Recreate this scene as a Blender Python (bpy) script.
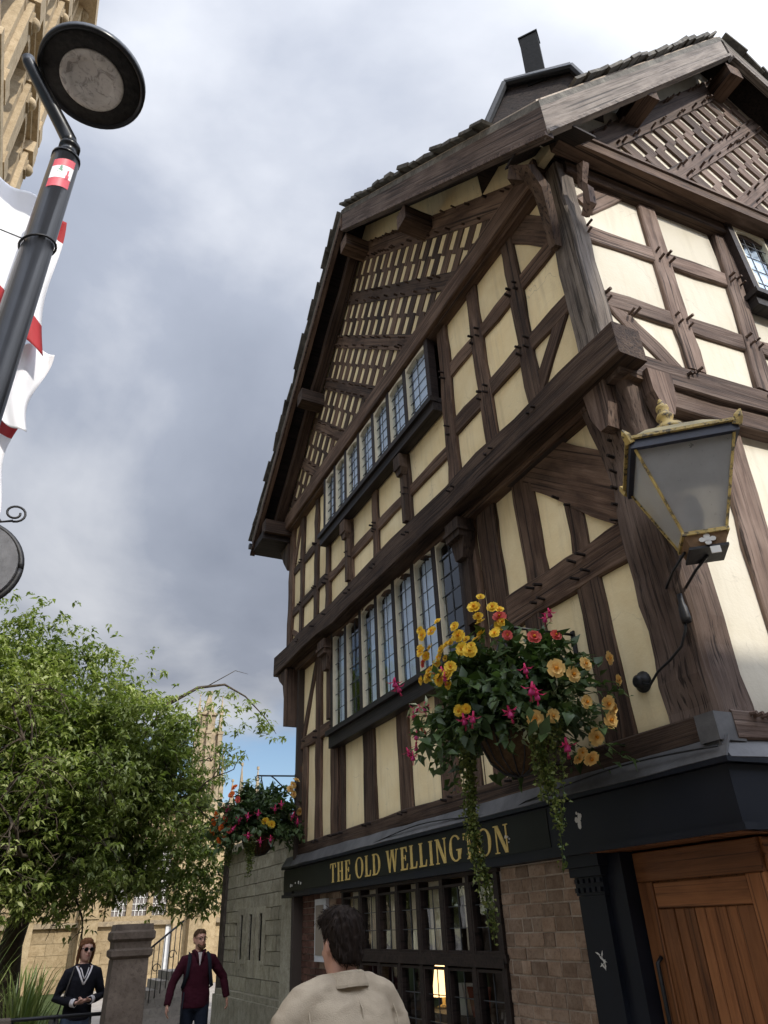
import bpy, math, random
import numpy as np
from mathutils import Matrix, Vector, noise as mnoise
rnd = random.Random(7)
nrs = np.random.RandomState(11)
for o in list(bpy.data.objects): bpy.data.objects.remove(o)
scene = bpy.context.scene
col = scene.collection
RAD = math.radians

# ---------------------------------------------------------------- camera
cam = bpy.data.cameras.new('camera'); cam_o = bpy.data.objects.new('camera', cam); col.objects.link(cam_o)
cam.sensor_fit = 'VERTICAL'; cam.sensor_height = 36.0; cam.sensor_width = 27.0
cam.lens = 695.0 / 1024.0 * 36.0
cam.clip_start = 0.05; cam.clip_end = 2000
CAM_R = ((0.900986, -0.432186, -0.037933), (0.191251, 0.474138, -0.859428), (0.389418, 0.767078, 0.509848))
cam_o.matrix_world = Matrix(((CAM_R[0][0], -CAM_R[1][0], -CAM_R[2][0], 0.0),
                             (CAM_R[0][1], -CAM_R[1][1], -CAM_R[2][1], 0.0),
                             (CAM_R[0][2], -CAM_R[1][2], -CAM_R[2][2], 1.68),
                             (0, 0, 0, 1)))
scene.camera = cam_o

# ---------------------------------------------------------------- sun, sky, exposure
SUN_AZ, SUN_EL = 12.0, 36.0          # degrees: from -Y towards +X, above the horizon
sdir = Vector((math.sin(RAD(SUN_AZ)) * math.cos(RAD(SUN_EL)), -math.cos(RAD(SUN_AZ)) * math.cos(RAD(SUN_EL)), math.sin(RAD(SUN_EL))))
sun = bpy.data.lights.new('sun', 'SUN'); sun.energy = 2.2; sun.angle = RAD(0.6); sun.color = (1.0, 0.95, 0.86)
sun_o = bpy.data.objects.new('sun', sun); col.objects.link(sun_o)
sun_o.rotation_euler = sdir.to_track_quat('Z', 'Y').to_euler(); sun_o.location = (12, -20, 25)

world = bpy.data.worlds.new('World'); scene.world = world; world.use_nodes = True
CLOUD_OFF = ((3.849, -5.200, 0.0), (5.969, 1.324, 2.565))
def build_world():
    nt = world.node_tree; N = nt.nodes; L = nt.links
    for n in list(N): N.remove(n)
    out = N.new('ShaderNodeOutputWorld'); bg = N.new('ShaderNodeBackground'); L.new(bg.outputs[0], out.inputs[0])
    bg.inputs['Strength'].default_value = 0.07
    sky = N.new('ShaderNodeTexSky'); sky.sky_type = 'NISHITA'; sky.sun_disc = False
    sky.sun_elevation = RAD(SUN_EL); sky.sun_rotation = RAD(180.0 - SUN_AZ)
    sky.air_density = 1.0; sky.dust_density = 0.3; sky.ozone_density = 1.6
    tc = N.new('ShaderNodeTexCoord')
    sep = N.new('ShaderNodeSeparateXYZ'); L.new(tc.outputs['Generated'], sep.inputs[0])
    # cloud deck: project the direction on a flat layer, so clouds crowd together towards the horizon
    def math_(op, a, b=None, c=None):
        m = N.new('ShaderNodeMath'); m.operation = op
        for i, v in enumerate((a, b, c)):
            if v is None: continue
            if isinstance(v, (int, float)): m.inputs[i].default_value = v
            else: L.new(v, m.inputs[i])
        return m.outputs[0]
    zz = math_('ADD', math_('MAXIMUM', sep.outputs[2], 0.0), 0.22)
    px = math_('DIVIDE', sep.outputs[0], zz); py = math_('DIVIDE', sep.outputs[1], zz)
    comb = N.new('ShaderNodeCombineXYZ'); L.new(px, comb.inputs[0]); L.new(py, comb.inputs[1]); comb.inputs[2].default_value = 3.7
    def noise(scale, detail, rough, off, dist=0.0):
        mp = N.new('ShaderNodeMapping'); L.new(comb.outputs[0], mp.inputs[0]); mp.inputs['Location'].default_value = off
        n = N.new('ShaderNodeTexNoise'); n.inputs['Scale'].default_value = scale; n.inputs['Detail'].default_value = detail
        n.inputs['Roughness'].default_value = rough; n.inputs['Distortion'].default_value = dist
        L.new(mp.outputs[0], n.inputs['Vector']); return n.outputs['Fac']
    n1 = noise(0.85, 8.0, 0.55, CLOUD_OFF[0], 0.25)
    n2 = noise(1.05, 8.0, 0.50, CLOUD_OFF[1], 0.35)
    # cover: nearly closed overhead, opening towards the horizon all the way round
    cov = math_('MULTIPLY_ADD', math_('MINIMUM', sep.outputs[2], 0.42), 2.2, -0.55)
    mask = N.new('ShaderNodeMapRange'); mask.interpolation_type = 'SMOOTHSTEP'
    L.new(math_('ADD', n1, cov), mask.inputs['Value']); mask.inputs['From Min'].default_value = 0.44; mask.inputs['From Max'].default_value = 0.68
    shade = N.new('ShaderNodeValToRGB'); L.new(n2, shade.inputs[0])
    cr = shade.color_ramp; cr.elements[0].position = 0.30; cr.elements[0].color = (1.85, 2.12, 2.72, 1)
    cr.elements[1].position = 0.68; cr.elements[1].color = (6.6, 6.75, 7.1, 1)
    e = cr.elements.new(0.50); e.color = (3.05, 3.35, 4.05, 1)
    # clouds brighten towards the sun, strengthened out of view to light the shaded facade
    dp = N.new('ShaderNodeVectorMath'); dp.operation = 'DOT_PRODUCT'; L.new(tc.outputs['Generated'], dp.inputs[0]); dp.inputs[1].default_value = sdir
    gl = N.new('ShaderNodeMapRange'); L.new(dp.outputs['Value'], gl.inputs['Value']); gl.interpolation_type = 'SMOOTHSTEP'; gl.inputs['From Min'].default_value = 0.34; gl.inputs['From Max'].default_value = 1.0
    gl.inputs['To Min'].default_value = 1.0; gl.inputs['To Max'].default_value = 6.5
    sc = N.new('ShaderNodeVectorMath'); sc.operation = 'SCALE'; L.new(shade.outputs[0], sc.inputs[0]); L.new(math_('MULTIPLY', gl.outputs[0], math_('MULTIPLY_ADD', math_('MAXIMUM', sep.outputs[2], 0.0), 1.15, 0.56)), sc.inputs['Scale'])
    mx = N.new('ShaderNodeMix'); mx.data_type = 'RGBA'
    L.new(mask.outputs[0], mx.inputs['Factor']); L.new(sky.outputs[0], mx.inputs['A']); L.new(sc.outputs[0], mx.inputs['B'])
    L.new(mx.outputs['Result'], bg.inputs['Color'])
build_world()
vs = scene.view_settings
vs.view_transform = 'Standard'; vs.look = 'None'; vs.gamma = 1.0; vs.exposure = 0.70; vs.use_curve_mapping = False
scene.render.engine = 'CYCLES'

# ---------------------------------------------------------------- materials
MATS = {}
class NT:
    def __init__(s, name):
        s.m = bpy.data.materials.new(name); s.m.use_nodes = True; s.t = s.m.node_tree; s.N = s.t.nodes; s.L = s.t.links
        s.b = s.N['Principled BSDF']; s.out = s.N['Material Output']; MATS[name] = s.m
        s._tc = None
    def coord(s, scale=(1, 1, 1), world=False, rot=(0, 0, 0), rand=True):
        if s._tc is None: s._tc = s.N.new('ShaderNodeTexCoord')
        mp = s.N.new('ShaderNodeMapping'); mp.inputs['Scale'].default_value = scale; mp.inputs['Rotation'].default_value = rot
        if world:
            g = s.N.new('ShaderNodeNewGeometry'); s.L.new(g.outputs['Position'], mp.inputs[0])
        else:
            s.L.new(s._tc.outputs['Object'], mp.inputs[0])
            if rand:
                oi = s.N.new('ShaderNodeObjectInfo'); mu = s.N.new('ShaderNodeMath'); mu.operation = 'MULTIPLY'; mu.inputs[1].default_value = 57.0
                s.L.new(oi.outputs['Random'], mu.inputs[0]); s.L.new(mu.outputs[0], mp.inputs['Location'])
        return mp.outputs[0]
    def noise(s, vec, scale, detail=5, rough=0.55, dist=0.0):
        n = s.N.new('ShaderNodeTexNoise'); n.inputs['Scale'].default_value = scale; n.inputs['Detail'].default_value = detail
        n.inputs['Roughness'].default_value = rough; n.inputs['Distortion'].default_value = dist
        s.L.new(vec, n.inputs['Vector']); return n.outputs['Fac']
    def ramp(s, fac, stops):
        r = s.N.new('ShaderNodeValToRGB'); s.L.new(fac, r.inputs[0]); e = r.color_ramp.elements
        while len(e) < len(stops): e.new(0.5)
        for i, (p, c) in enumerate(stops):
            e[i].position = p; e[i].color = (c[0], c[1], c[2], 1) if hasattr(c, '__len__') else (c, c, c, 1)
        return r.outputs[0]
    def mix(s, fac, a, b, mode='MIX'):
        m = s.N.new('ShaderNodeMix'); m.data_type = 'RGBA'; m.blend_type = mode
        for k, v in (('Factor', fac), ('A', a), ('B', b)):
            if isinstance(v, (int, float)): m.inputs[k].default_value = v if k == 'Factor' else (v, v, v, 1)
            elif isinstance(v, tuple): m.inputs[k].default_value = (v[0], v[1], v[2], 1)
            else: s.L.new(v, m.inputs[k])
        return m.outputs['Result']
    def randv(s, lo=0.85, hi=1.15):
        oi = s.N.new('ShaderNodeObjectInfo'); r = s.N.new('ShaderNodeMapRange'); s.L.new(oi.outputs['Random'], r.inputs['Value'])
        r.inputs['To Min'].default_value = lo; r.inputs['To Max'].default_value = hi; return r.outputs[0]
    def base(s, c):
        if isinstance(c, tuple): s.b.inputs['Base Color'].default_value = (c[0], c[1], c[2], 1)
        else: s.L.new(c, s.b.inputs['Base Color'])
    def rough(s, v):
        if isinstance(v, (int, float)): s.b.inputs['Roughness'].default_value = v
        else: s.L.new(v, s.b.inputs['Roughness'])
    def bump(s, h, strength=0.4, dist=0.01):
        b = s.N.new('ShaderNodeBump'); b.inputs['Strength'].default_value = strength; b.inputs['Distance'].default_value = dist
        s.L.new(h, b.inputs['Height']); s.L.new(b.outputs[0], s.b.inputs['Normal'])
    def set(s, k, v): s.b.inputs[k].default_value = v

def wood_mat(name, dark, mid, light, rough=0.82, var=(0.8, 1.2), bump=0.5, axis=0):
    def ax(a, b): return tuple(a if i == axis else b for i in range(3))
    m = NT(name); v = m.coord(ax(1.2, 14)); v2 = m.coord(ax(1.1, 2.2)); v3 = m.coord(ax(0.5, 40))
    g = m.noise(v, 1.0, 7, 0.62, 0.6); b = m.noise(v2, 1.3, 5, 0.6); f = m.noise(v3, 1.0, 4, 0.6, 0.2)
    c = m.ramp(g, [(0.28, dark), (0.52, mid), (0.78, light)])
    c = m.mix(m.ramp(b, [(0.42, 0.0), (0.70, 0.62)]), c, light)
    c = m.mix(m.ramp(f, [(0.36, 0.85), (0.47, 0.0)]), c, tuple(x * 0.35 for x in dark))
    rv = m.randv(*var); cc = m.N.new('ShaderNodeVectorMath'); cc.operation = 'SCALE'; m.L.new(c, cc.inputs[0]); m.L.new(rv, cc.inputs['Scale'])
    m.base(cc.outputs[0]); m.rough(rough); m.set('Specular IOR Level', 0.3)
    hh = m.mix(0.5, g, f); m.bump(hh, bump, 0.02); return m.m
wood_mat('timber_dark', (0.024, 0.013, 0.008), (0.070, 0.040, 0.025), (0.165, 0.108, 0.073), var=(0.6, 1.5), bump=1.0)
wood_mat('timber_weathered', (0.042, 0.025, 0.018), (0.12, 0.078, 0.058), (0.24, 0.175, 0.138), var=(0.7, 1.3), bump=0.9)
wood_mat('timber_upright', (0.020, 0.0115, 0.0075), (0.052, 0.031, 0.020), (0.125, 0.083, 0.057), var=(0.65, 1.45), bump=0.9, axis=2)
wood_mat('timber_upright_pale', (0.042, 0.025, 0.018), (0.12, 0.078, 0.058), (0.24, 0.175, 0.138), var=(0.7, 1.3), bump=0.9, axis=2)
wood_mat('sill_wood', (0.010, 0.0075, 0.007), (0.020, 0.015, 0.0135), (0.04, 0.031, 0.027), 0.6, (0.9, 1.1), 0.35, axis=1)
wood_mat('timber_grey', (0.055, 0.042, 0.032), (0.14, 0.112, 0.090), (0.27, 0.23, 0.19), bump=1.0)
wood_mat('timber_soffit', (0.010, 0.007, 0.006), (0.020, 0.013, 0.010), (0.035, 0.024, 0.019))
wood_mat('window_wood', (0.012, 0.0075, 0.006), (0.022, 0.013, 0.0105), (0.038, 0.025, 0.020), 0.6, (0.9, 1.1), 0.25)
wood_mat('door_wood', (0.11, 0.038, 0.012), (0.21, 0.078, 0.026), (0.31, 0.125, 0.045), 0.55, (0.68, 1.3), 0.4)

def plaster(name, c0, c1, stain):
    m = NT(name); gc = m.N.new('ShaderNodeTexCoord'); sg = m.N.new('ShaderNodeSeparateXYZ'); m.L.new(gc.outputs['Generated'], sg.inputs[0])
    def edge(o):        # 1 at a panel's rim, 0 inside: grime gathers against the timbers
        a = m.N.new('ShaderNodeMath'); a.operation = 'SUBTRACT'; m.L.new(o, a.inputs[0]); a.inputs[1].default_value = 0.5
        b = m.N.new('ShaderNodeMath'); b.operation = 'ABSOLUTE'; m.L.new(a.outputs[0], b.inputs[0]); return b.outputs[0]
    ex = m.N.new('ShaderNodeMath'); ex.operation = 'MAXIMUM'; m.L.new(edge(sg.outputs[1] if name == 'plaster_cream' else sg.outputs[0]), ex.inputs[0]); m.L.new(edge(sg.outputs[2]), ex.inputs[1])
    vs_ = m.coord((14, 14, 1.0)); st_ = m.noise(vs_, 1.0, 5, 0.6); vo = m.N.new('ShaderNodeTexVoronoi'); vo.feature = 'DISTANCE_TO_EDGE'; vo.inputs['Scale'].default_value = 1.7
    wv = m.N.new('ShaderNodeVectorMath'); wv.operation = 'ADD'; cn = m.N.new('ShaderNodeTexNoise'); cn.inputs['Scale'].default_value = 6.0; m.L.new(m.coord((1, 1, 1)), cn.inputs['Vector']); ws = m.N.new('ShaderNodeVectorMath'); ws.operation = 'SCALE'; ws.inputs['Scale'].default_value = 0.35; m.L.new(cn.outputs['Color'], ws.inputs[0]); m.L.new(m.coord((1, 1, 1)), wv.inputs[0]); m.L.new(ws.outputs[0], wv.inputs[1]); m.L.new(wv.outputs[0], vo.inputs['Vector'])
    v = m.coord((1, 1, 1)); n = m.noise(v, 2.2, 6, 0.6, 0.3); f = m.noise(v, 38, 4, 0.6); s = m.noise(m.coord((6, 6, 1.2)), 1.0, 5, 0.6)
    c = m.ramp(n, [(0.3, c0), (0.7, c1)]); c = m.mix(m.ramp(s, [(0.58, 0.0), (0.82, 0.5)]), c, stain)
    c = m.mix(m.ramp(st_, [(0.50, 0.0), (0.76, 0.45)]), c, stain)
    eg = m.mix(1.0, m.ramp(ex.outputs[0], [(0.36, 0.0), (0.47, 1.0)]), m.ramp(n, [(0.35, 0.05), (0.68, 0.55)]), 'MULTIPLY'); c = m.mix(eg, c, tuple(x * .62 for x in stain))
    ck = m.mix(1.0, m.ramp(vo.outputs['Distance'], [(0.004, 1.0), (0.010, 0.0)]), m.ramp(n, [(0.52, 0.0), (0.64, 0.35)]), 'MULTIPLY'); c = m.mix(ck, c, tuple(x * .4 for x in stain))
    rv = m.randv(0.86, 1.06); cc = m.N.new('ShaderNodeVectorMath'); cc.operation = 'SCALE'; m.L.new(c, cc.inputs[0]); m.L.new(rv, cc.inputs['Scale'])
    m.base(cc.outputs[0]); m.rough(0.9); m.set('Specular IOR Level', 0.15); m.bump(m.mix(0.6, n, f), 0.35, 0.012)
plaster('plaster_cream', (0.82, 0.65, 0.36), (0.93, 0.79, 0.50), (0.58, 0.47, 0.29))
plaster('plaster_sunlit', (0.66, 0.60, 0.47), (0.71, 0.655, 0.54), (0.52, 0.46, 0.35))  # same cream plaster; sunlight on the right facade is put into its colour

def simple(name, c, rough=0.6, metal=0.0, spec=0.5, nscale=0, amp=0.3, bump=0.0, world=False, emis=None):
    m = NT(name)
    if nscale:
        v = m.coord((1, 1, 1), world=world); n = m.noise(v, nscale, 6, 0.62, 0.2)
        m.base(m.ramp(n, [(0.25, tuple(x * (1 - amp) for x in c)), (0.75, tuple(min(1, x * (1 + amp)) for x in c))]))
        if bump: m.bump(n, bump, 0.01)
    else: m.base(c)
    m.rough(rough); m.set('Metallic', metal); m.set('Specular IOR Level', spec)
    if emis: m.set('Emission Color', (*emis[0], 1)); m.set('Emission Strength', emis[1])
    return m
simple('lead', (0.085, 0.083, 0.083), 0.55, 0.0, 0.5, 5, 0.5, 0.4, True)
def navy():
    m = NT('navy_paint'); v = m.coord((1, 1, 1), world=True); n = m.noise(v, 3.0, 5, 0.6); ch = m.noise(v, 26, 5, 0.7); ch2 = m.noise(v, 2.2, 3, 0.5)
    c = m.ramp(n, [(0.3, (0.0055, 0.0068, 0.011)), (0.75, (0.011, 0.013, 0.019))])
    mk = m.mix(1.0, m.ramp(ch, [(0.755, 0.0), (0.775, 1.0)]), m.ramp(ch2, [(0.52, 0.0), (0.60, 1.0)]), 'MULTIPLY')
    m.base(m.mix(mk, c, (0.42, 0.41, 0.38))); m.rough(m.ramp(n, [(0.3, 0.42), (0.8, 0.6)])); m.set('Specular IOR Level', 0.22); m.bump(n, 0.15, 0.01)
navy()
simple('fascia_green', (0.011, 0.013, 0.010), 0.5, 0, 0.2, 4, 0.35, 0.15, True)
simple('gold_letter', (0.56, 0.40, 0.12), 0.5, 0.0, 0.5, 30, 0.25, 0.1, True)
simple('chip_white', (0.6, 0.58, 0.53), 0.8)
simple('iron', (0.014, 0.014, 0.015), 0.5, 0.3, 0.5, 30, 0.4, 0.2)
simple('flue_black', (0.006, 0.006, 0.006), 0.8, 0, 0.15, 20, 0.5, 0.3)
simple('cream_frame', (0.62, 0.55, 0.40), 0.6, 0, 0.4, 12, 0.12, 0.1)
simple('came_lead', (0.06, 0.062, 0.066), 0.5, 0.3)
simple('curtain_blue', (0.74, 0.80, 0.90), 0.9)
simple('curtain_cream', (0.62, 0.54, 0.40), 0.9)
simple('interior', (0.045, 0.032, 0.024), 0.9)
simple('interior_red', (0.25, 0.05, 0.02), 0.7)
simple('paper', (0.72, 0.70, 0.64), 0.8)
simple('lamp_glow', (0.8, 0.6, 0.35), 0.8, emis=((1.0, 0.66, 0.30), 2.2))
def glass(name, tint, ior=1.55, rough=0.01, refl=(0.9, 0.95, 1.0)):
    m = NT(name); m.N.remove(m.b)
    tr = m.N.new('ShaderNodeBsdfTransparent'); tr.inputs[0].default_value = (*tint, 1)
    gl = m.N.new('ShaderNodeBsdfGlossy'); gl.inputs['Roughness'].default_value = rough; gl.inputs['Color'].default_value = (*refl, 1)
    fr = m.N.new('ShaderNodeFresnel'); fr.inputs['IOR'].default_value = ior
    v = m.coord((1, 1, 1)); n = m.noise(v, 9.0, 2, 0.5); b = m.N.new('ShaderNodeBump'); b.inputs['Strength'].default_value = 0.06; b.inputs['Distance'].default_value = 0.02
    m.L.new(n, b.inputs['Height']); m.L.new(b.outputs[0], gl.inputs['Normal'])
    mx = m.N.new('ShaderNodeMixShader'); gm = m.N.new('ShaderNodeNewGeometry'); iv = m.N.new('ShaderNodeMath'); iv.operation = 'SUBTRACT'; iv.inputs[0].default_value = 1.0; m.L.new(gm.outputs['Backfacing'], iv.inputs[1])
    ff = m.N.new('ShaderNodeMath'); ff.operation = 'MULTIPLY'; m.L.new(fr.outputs[0], ff.inputs[0]); m.L.new(iv.outputs[0], ff.inputs[1])     # a pane reflects once, at its front face
    m.L.new(ff.outputs[0], mx.inputs[0]); m.L.new(tr.outputs[0], mx.inputs[1]); m.L.new(gl.outputs[0], mx.inputs[2])
    m.L.new(mx.outputs[0], m.out.inputs['Surface'])
glass('pane_glass', (0.93, 0.96, 0.98), 1.9)
glass('pane_glass_dark', (0.90, 0.90, 0.88), 1.8)
def frosted():
    m = NT('lantern_glass'); v = m.coord((1, 1, 1)); n = m.noise(v, 4.0, 6, 0.65); f = m.noise(v, 45, 4, 0.7)
    c = m.ramp(n, [(0.3, (0.62, 0.60, 0.56)), (0.75, (0.80, 0.78, 0.74))]); c = m.mix(m.ramp(f, [(0.64, 0), (0.74, 0.7)]), c, (0.25, 0.22, 0.19))
    m.base(c); m.rough(m.ramp(n, [(0.3, 0.25), (0.7, 0.5)])); m.set('Transmission Weight', 0.62); m.set('IOR', 1.12)
frosted()
def worn_gilt():
    m = NT('gilt'); v = m.coord((1, 1, 1)); n = m.noise(v, 22, 6, 0.7); k = m.noise(v, 7, 5, 0.6)
    c = m.ramp(k, [(0.3, (0.34, 0.23, 0.06)), (0.7, (0.58, 0.42, 0.13))]); m.base(m.mix(m.ramp(n, [(0.50, 0.0), (0.60, 0.9)]), c, (0.03, 0.026, 0.02))); m.rough(0.6); m.bump(n, 0.5, 0.006)
worn_gilt()
simple('lantern_cap', (0.30, 0.245, 0.12), 0.6, 0.1, 0.5, 6, 0.4, 0.3)
simple('lantern_navy', (0.016, 0.019, 0.035), 0.5, 0.0, 0.5, 10, 0.4, 0.2)
simple('rust_panel', (0.19, 0.115, 0.06), 0.8, 0, 0.3, 16, 0.5, 0.3)
def stone(name, cols, rough=0.9, scale=7.0, bump=0.6, var=(0.75, 1.25)):
    m = NT(name); v = m.coord((1, 1, 1)); n = m.noise(v, scale, 6, 0.65, 0.3); f = m.noise(v, scale * 6, 4, 0.7)
    c = m.ramp(n, [(0.28, cols[0]), (0.5, cols[1]), (0.75, cols[2])]); c = m.mix(m.ramp(f, [(0.35, 0.4), (0.5, 0.0)]), c, tuple(x * 0.5 for x in cols[0]))
    rv = m.randv(*var); cc = m.N.new('ShaderNodeVectorMath'); cc.operation = 'SCALE'; m.L.new(c, cc.inputs[0]); m.L.new(rv, cc.inputs['Scale'])
    m.base(cc.outputs[0]); m.rough(rough); m.set('Specular IOR Level', 0.2); m.bump(m.mix(0.5, n, f), bump, 0.012)
stone('pier_stone', ((0.19, 0.12, 0.078), (0.28, 0.195, 0.135), (0.38, 0.285, 0.21)))
stone('brick_red', ((0.075, 0.036, 0.026), (0.12, 0.06, 0.042), (0.17, 0.098, 0.075)))
stone('mortar', ((0.28, 0.23, 0.18), (0.36, 0.30, 0.24), (0.43, 0.36, 0.29)))
stone('sandstone', ((0.34, 0.255, 0.155), (0.46, 0.355, 0.225), (0.55, 0.44, 0.29)), var=(0.85, 1.12))
stone('church_stone', ((0.24, 0.175, 0.095), (0.34, 0.255, 0.145), (0.43, 0.33, 0.20)), var=(0.8, 1.12))
stone('sandstone_dirty', ((0.20, 0.16, 0.11), (0.32, 0.25, 0.16), (0.42, 0.33, 0.21)), var=(0.85, 1.12))
stone('grey_stone', ((0.23, 0.21, 0.15), (0.36, 0.33, 0.25), (0.46, 0.43, 0.34)), var=(0.85, 1.15))
stone('black_stone', ((0.045, 0.036, 0.030), (0.09, 0.072, 0.058), (0.15, 0.12, 0.095)), scale=4)
stone('pillar_stone', ((0.07, 0.054, 0.042), (0.115, 0.09, 0.07), (0.17, 0.135, 0.105)), scale=4)
stone('slab_stone', ((0.20, 0.175, 0.15), (0.27, 0.24, 0.205), (0.33, 0.30, 0.26)), scale=3, bump=0.3)
stone('ground_stone', ((0.20, 0.175, 0.15), (0.27, 0.24, 0.205), (0.33, 0.30, 0.26)), scale=0.6, bump=0.3)
stone('roof_stone', ((0.055, 0.05, 0.042), (0.11, 0.10, 0.085), (0.20, 0.185, 0.15)), scale=6)
stone('back_building', ((0.26, 0.20, 0.15), (0.33, 0.26, 0.19), (0.40, 0.32, 0.24)), scale=1.0)
def leaf(name, c0, c1, c2, trans=0.35, rough=0.45):
    m = NT(name); g = m.N.new('ShaderNodeAttribute'); g.attribute_name = 'tint'
    c = m.ramp(g.outputs['Fac'], [(0.0, c0), (0.55, c1), (1.0, c2)])
    m.base(c); m.rough(rough); m.set('Specular IOR Level', 0.4)
    tl = m.N.new('ShaderNodeBsdfTranslucent'); m.L.new(m.mix(1.0, c, (1.0, 1.15, 0.55), 'MULTIPLY'), tl.inputs[0])
    mx = m.N.new('ShaderNodeMixShader'); mx.inputs[0].default_value = trans
    m.L.new(m.b.outputs[0], mx.inputs[1]); m.L.new(tl.outputs[0], mx.inputs[2]); m.L.new(mx.outputs[0], m.out.inputs['Surface'])
leaf('tree_leaf', (0.085, 0.118, 0.030), (0.23, 0.27, 0.072), (0.44, 0.46, 0.20), 0.45)
leaf('basket_leaf', (0.022, 0.043, 0.014), (0.050, 0.083, 0.026), (0.095, 0.145, 0.050), 0.28)
leaf('variegated_leaf', (0.10, 0.14, 0.06), (0.28, 0.32, 0.18), (0.50, 0.50, 0.34), 0.25)
leaf('vine_leaf', (0.055, 0.085, 0.016), (0.12, 0.15, 0.03), (0.20, 0.21, 0.06), 0.3)
simple('lawn', (0.045, 0.06, 0.02), 0.95, 0, 0.1, 3, 0.6, 0.8, True)
leaf('grass_leaf', (0.06, 0.10, 0.02), (0.15, 0.19, 0.05), (0.30, 0.32, 0.12), 0.3)
simple('bark', (0.07, 0.055, 0.04), 0.95, 0, 0.2, 9, 0.5, 0.8)
def petal(name, c, trans=0.35, var=0.12):
    m = NT(name); rv = m.randv(1 - var, 1 + var); cc = m.N.new('ShaderNodeVectorMath'); cc.operation = 'SCALE'; cc.inputs[0].default_value = c; m.L.new(rv, cc.inputs['Scale'])
    m.L.new(cc.outputs[0], m.b.inputs['Base Color']); m.rough(0.55); m.set('Specular IOR Level', 0.3)
    tl = m.N.new('ShaderNodeBsdfTranslucent'); m.L.new(cc.outputs[0], tl.inputs[0])
    mx = m.N.new('ShaderNodeMixShader'); mx.inputs[0].default_value = trans
    m.L.new(m.b.outputs[0], mx.inputs[1]); m.L.new(tl.outputs[0], mx.inputs[2]); m.L.new(mx.outputs[0], m.out.inputs['Surface'])
petal('petal_yellow', (0.86, 0.60, 0.06)); petal('petal_apricot', (0.86, 0.60, 0.22)); petal('petal_pink', (0.66, 0.045, 0.15)); petal('petal_white', (0.75, 0.60, 0.62))
petal('petal_magenta', (0.60, 0.06, 0.22)); petal('petal_coral', (0.62, 0.10, 0.08)); petal('petal_orange', (0.78, 0.18, 0.03)); petal('petal_heart', (0.70, 0.30, 0.02))
simple('coir', (0.075, 0.045, 0.022), 0.95, 0, 0.2, 40, 0.5, 0.9)
simple('post_black', (0.010, 0.0105, 0.012), 0.30, 0.0, 0.3, 8, 0.4, 0.05)
def diffuser():
    m = NT('lamp_diffuser'); v = m.coord((1, 1, 1), rand=False); n = m.noise(v, 8, 6, 0.65); k = m.noise(v, 14, 5, 0.7, 1.6)
    c = m.ramp(n, [(0.3, (0.40, 0.37, 0.33)), (0.75, (0.60, 0.57, 0.52))]); c = m.mix(m.ramp(k, [(0.50, 0.0), (0.64, 0.7)]), c, (0.12, 0.10, 0.085))
    m.base(c); m.rough(0.4)
diffuser()
simple('lamp_underside', (0.022, 0.020, 0.018), 0.75, 0, 0.3, 30, 0.7, 0.5)
simple('flag_red', (0.36, 0.010, 0.012), 0.75); simple('flag_white', (0.80, 0.79, 0.80), 0.75)
simple('sticker_red', (0.55, 0.03, 0.04), 0.4); simple('sticker_white', (0.75, 0.74, 0.72), 0.4); simple('sticker_green', (0.03, 0.16, 0.06), 0.4)
simple('sign_face', (0.13, 0.13, 0.135), 0.45, 0.0, 0.5, 16, 0.3, 0.1)
def cloth(name, c, scale=120, amp=0.25, bump=0.2):
    m = NT(name); v = m.coord((1, 1, 1)); n = m.noise(v, scale, 3, 0.6); w = m.noise(v, 9, 4, 0.6)
    cc = m.ramp(w, [(0.3, tuple(x * (1 - amp) for x in c)), (0.75, tuple(min(1, x * (1 + amp)) for x in c))]); m.base(cc); m.rough(0.92); m.set('Specular IOR Level', 0.15)
    m.bump(m.mix(0.4, w, n), bump, 0.012)
cloth('jacket_beige', (0.385, 0.315, 0.225), 220, 0.14, 0.5); cloth('jacket_maroon', (0.040, 0.0065, 0.013)); cloth('jeans_navy', (0.012, 0.016, 0.026)); cloth('jeans_blue', (0.05, 0.068, 0.10))
cloth('sweater_black', (0.010, 0.010, 0.014)); cloth('trim_white', (0.62, 0.58, 0.58)); cloth('shirt_pale', (0.45, 0.40, 0.38)); cloth('strap_dark', (0.014, 0.018, 0.024)); cloth('trousers_grey', (0.06, 0.06, 0.065))
def skin(name, c):
    m = NT(name); v = m.coord((1, 1, 1)); n = m.noise(v, 18, 4, 0.6)
    m.base(m.ramp(n, [(0.3, tuple(x * 0.9 for x in c)), (0.7, tuple(x * 1.08 for x in c))])); m.rough(0.55); m.set('Subsurface Weight', 0.08); m.set('Subsurface Radius', (0.02, 0.008, 0.004))
skin('skin', (0.50, 0.27, 0.19)); skin('skin_pale', (0.50, 0.29, 0.22))
def hair(name, c):
    m = NT(name); v = m.coord((60, 60, 7)); n = m.noise(v, 1.0, 5, 0.6); m.base(m.ramp(n, [(0.3, tuple(x * 0.5 for x in c)), (0.75, tuple(x * 1.7 for x in c))])); m.rough(0.7); m.set('Specular IOR Level', 0.12); m.bump(n, 0.5, 0.006)
hair('hair_dark', (0.018, 0.012, 0.009)); hair('hair_ginger', (0.15, 0.065, 0.030)); hair('hair_brown', (0.10, 0.055, 0.03))
simple('sunglasses', (0.006, 0.006, 0.007), 0.15); simple('shoe', (0.03, 0.025, 0.02), 0.6); simple('lip', (0.36, 0.12, 0.10), 0.5); simple('eye', (0.03, 0.025, 0.02), 0.2)
simple('white_board', (0.62, 0.62, 0.62), 0.6, 0, 0.3, 5, 0.15); simple('notice', (0.16, 0.14, 0.13), 0.3)
def M(n): return MATS[n]
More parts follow.
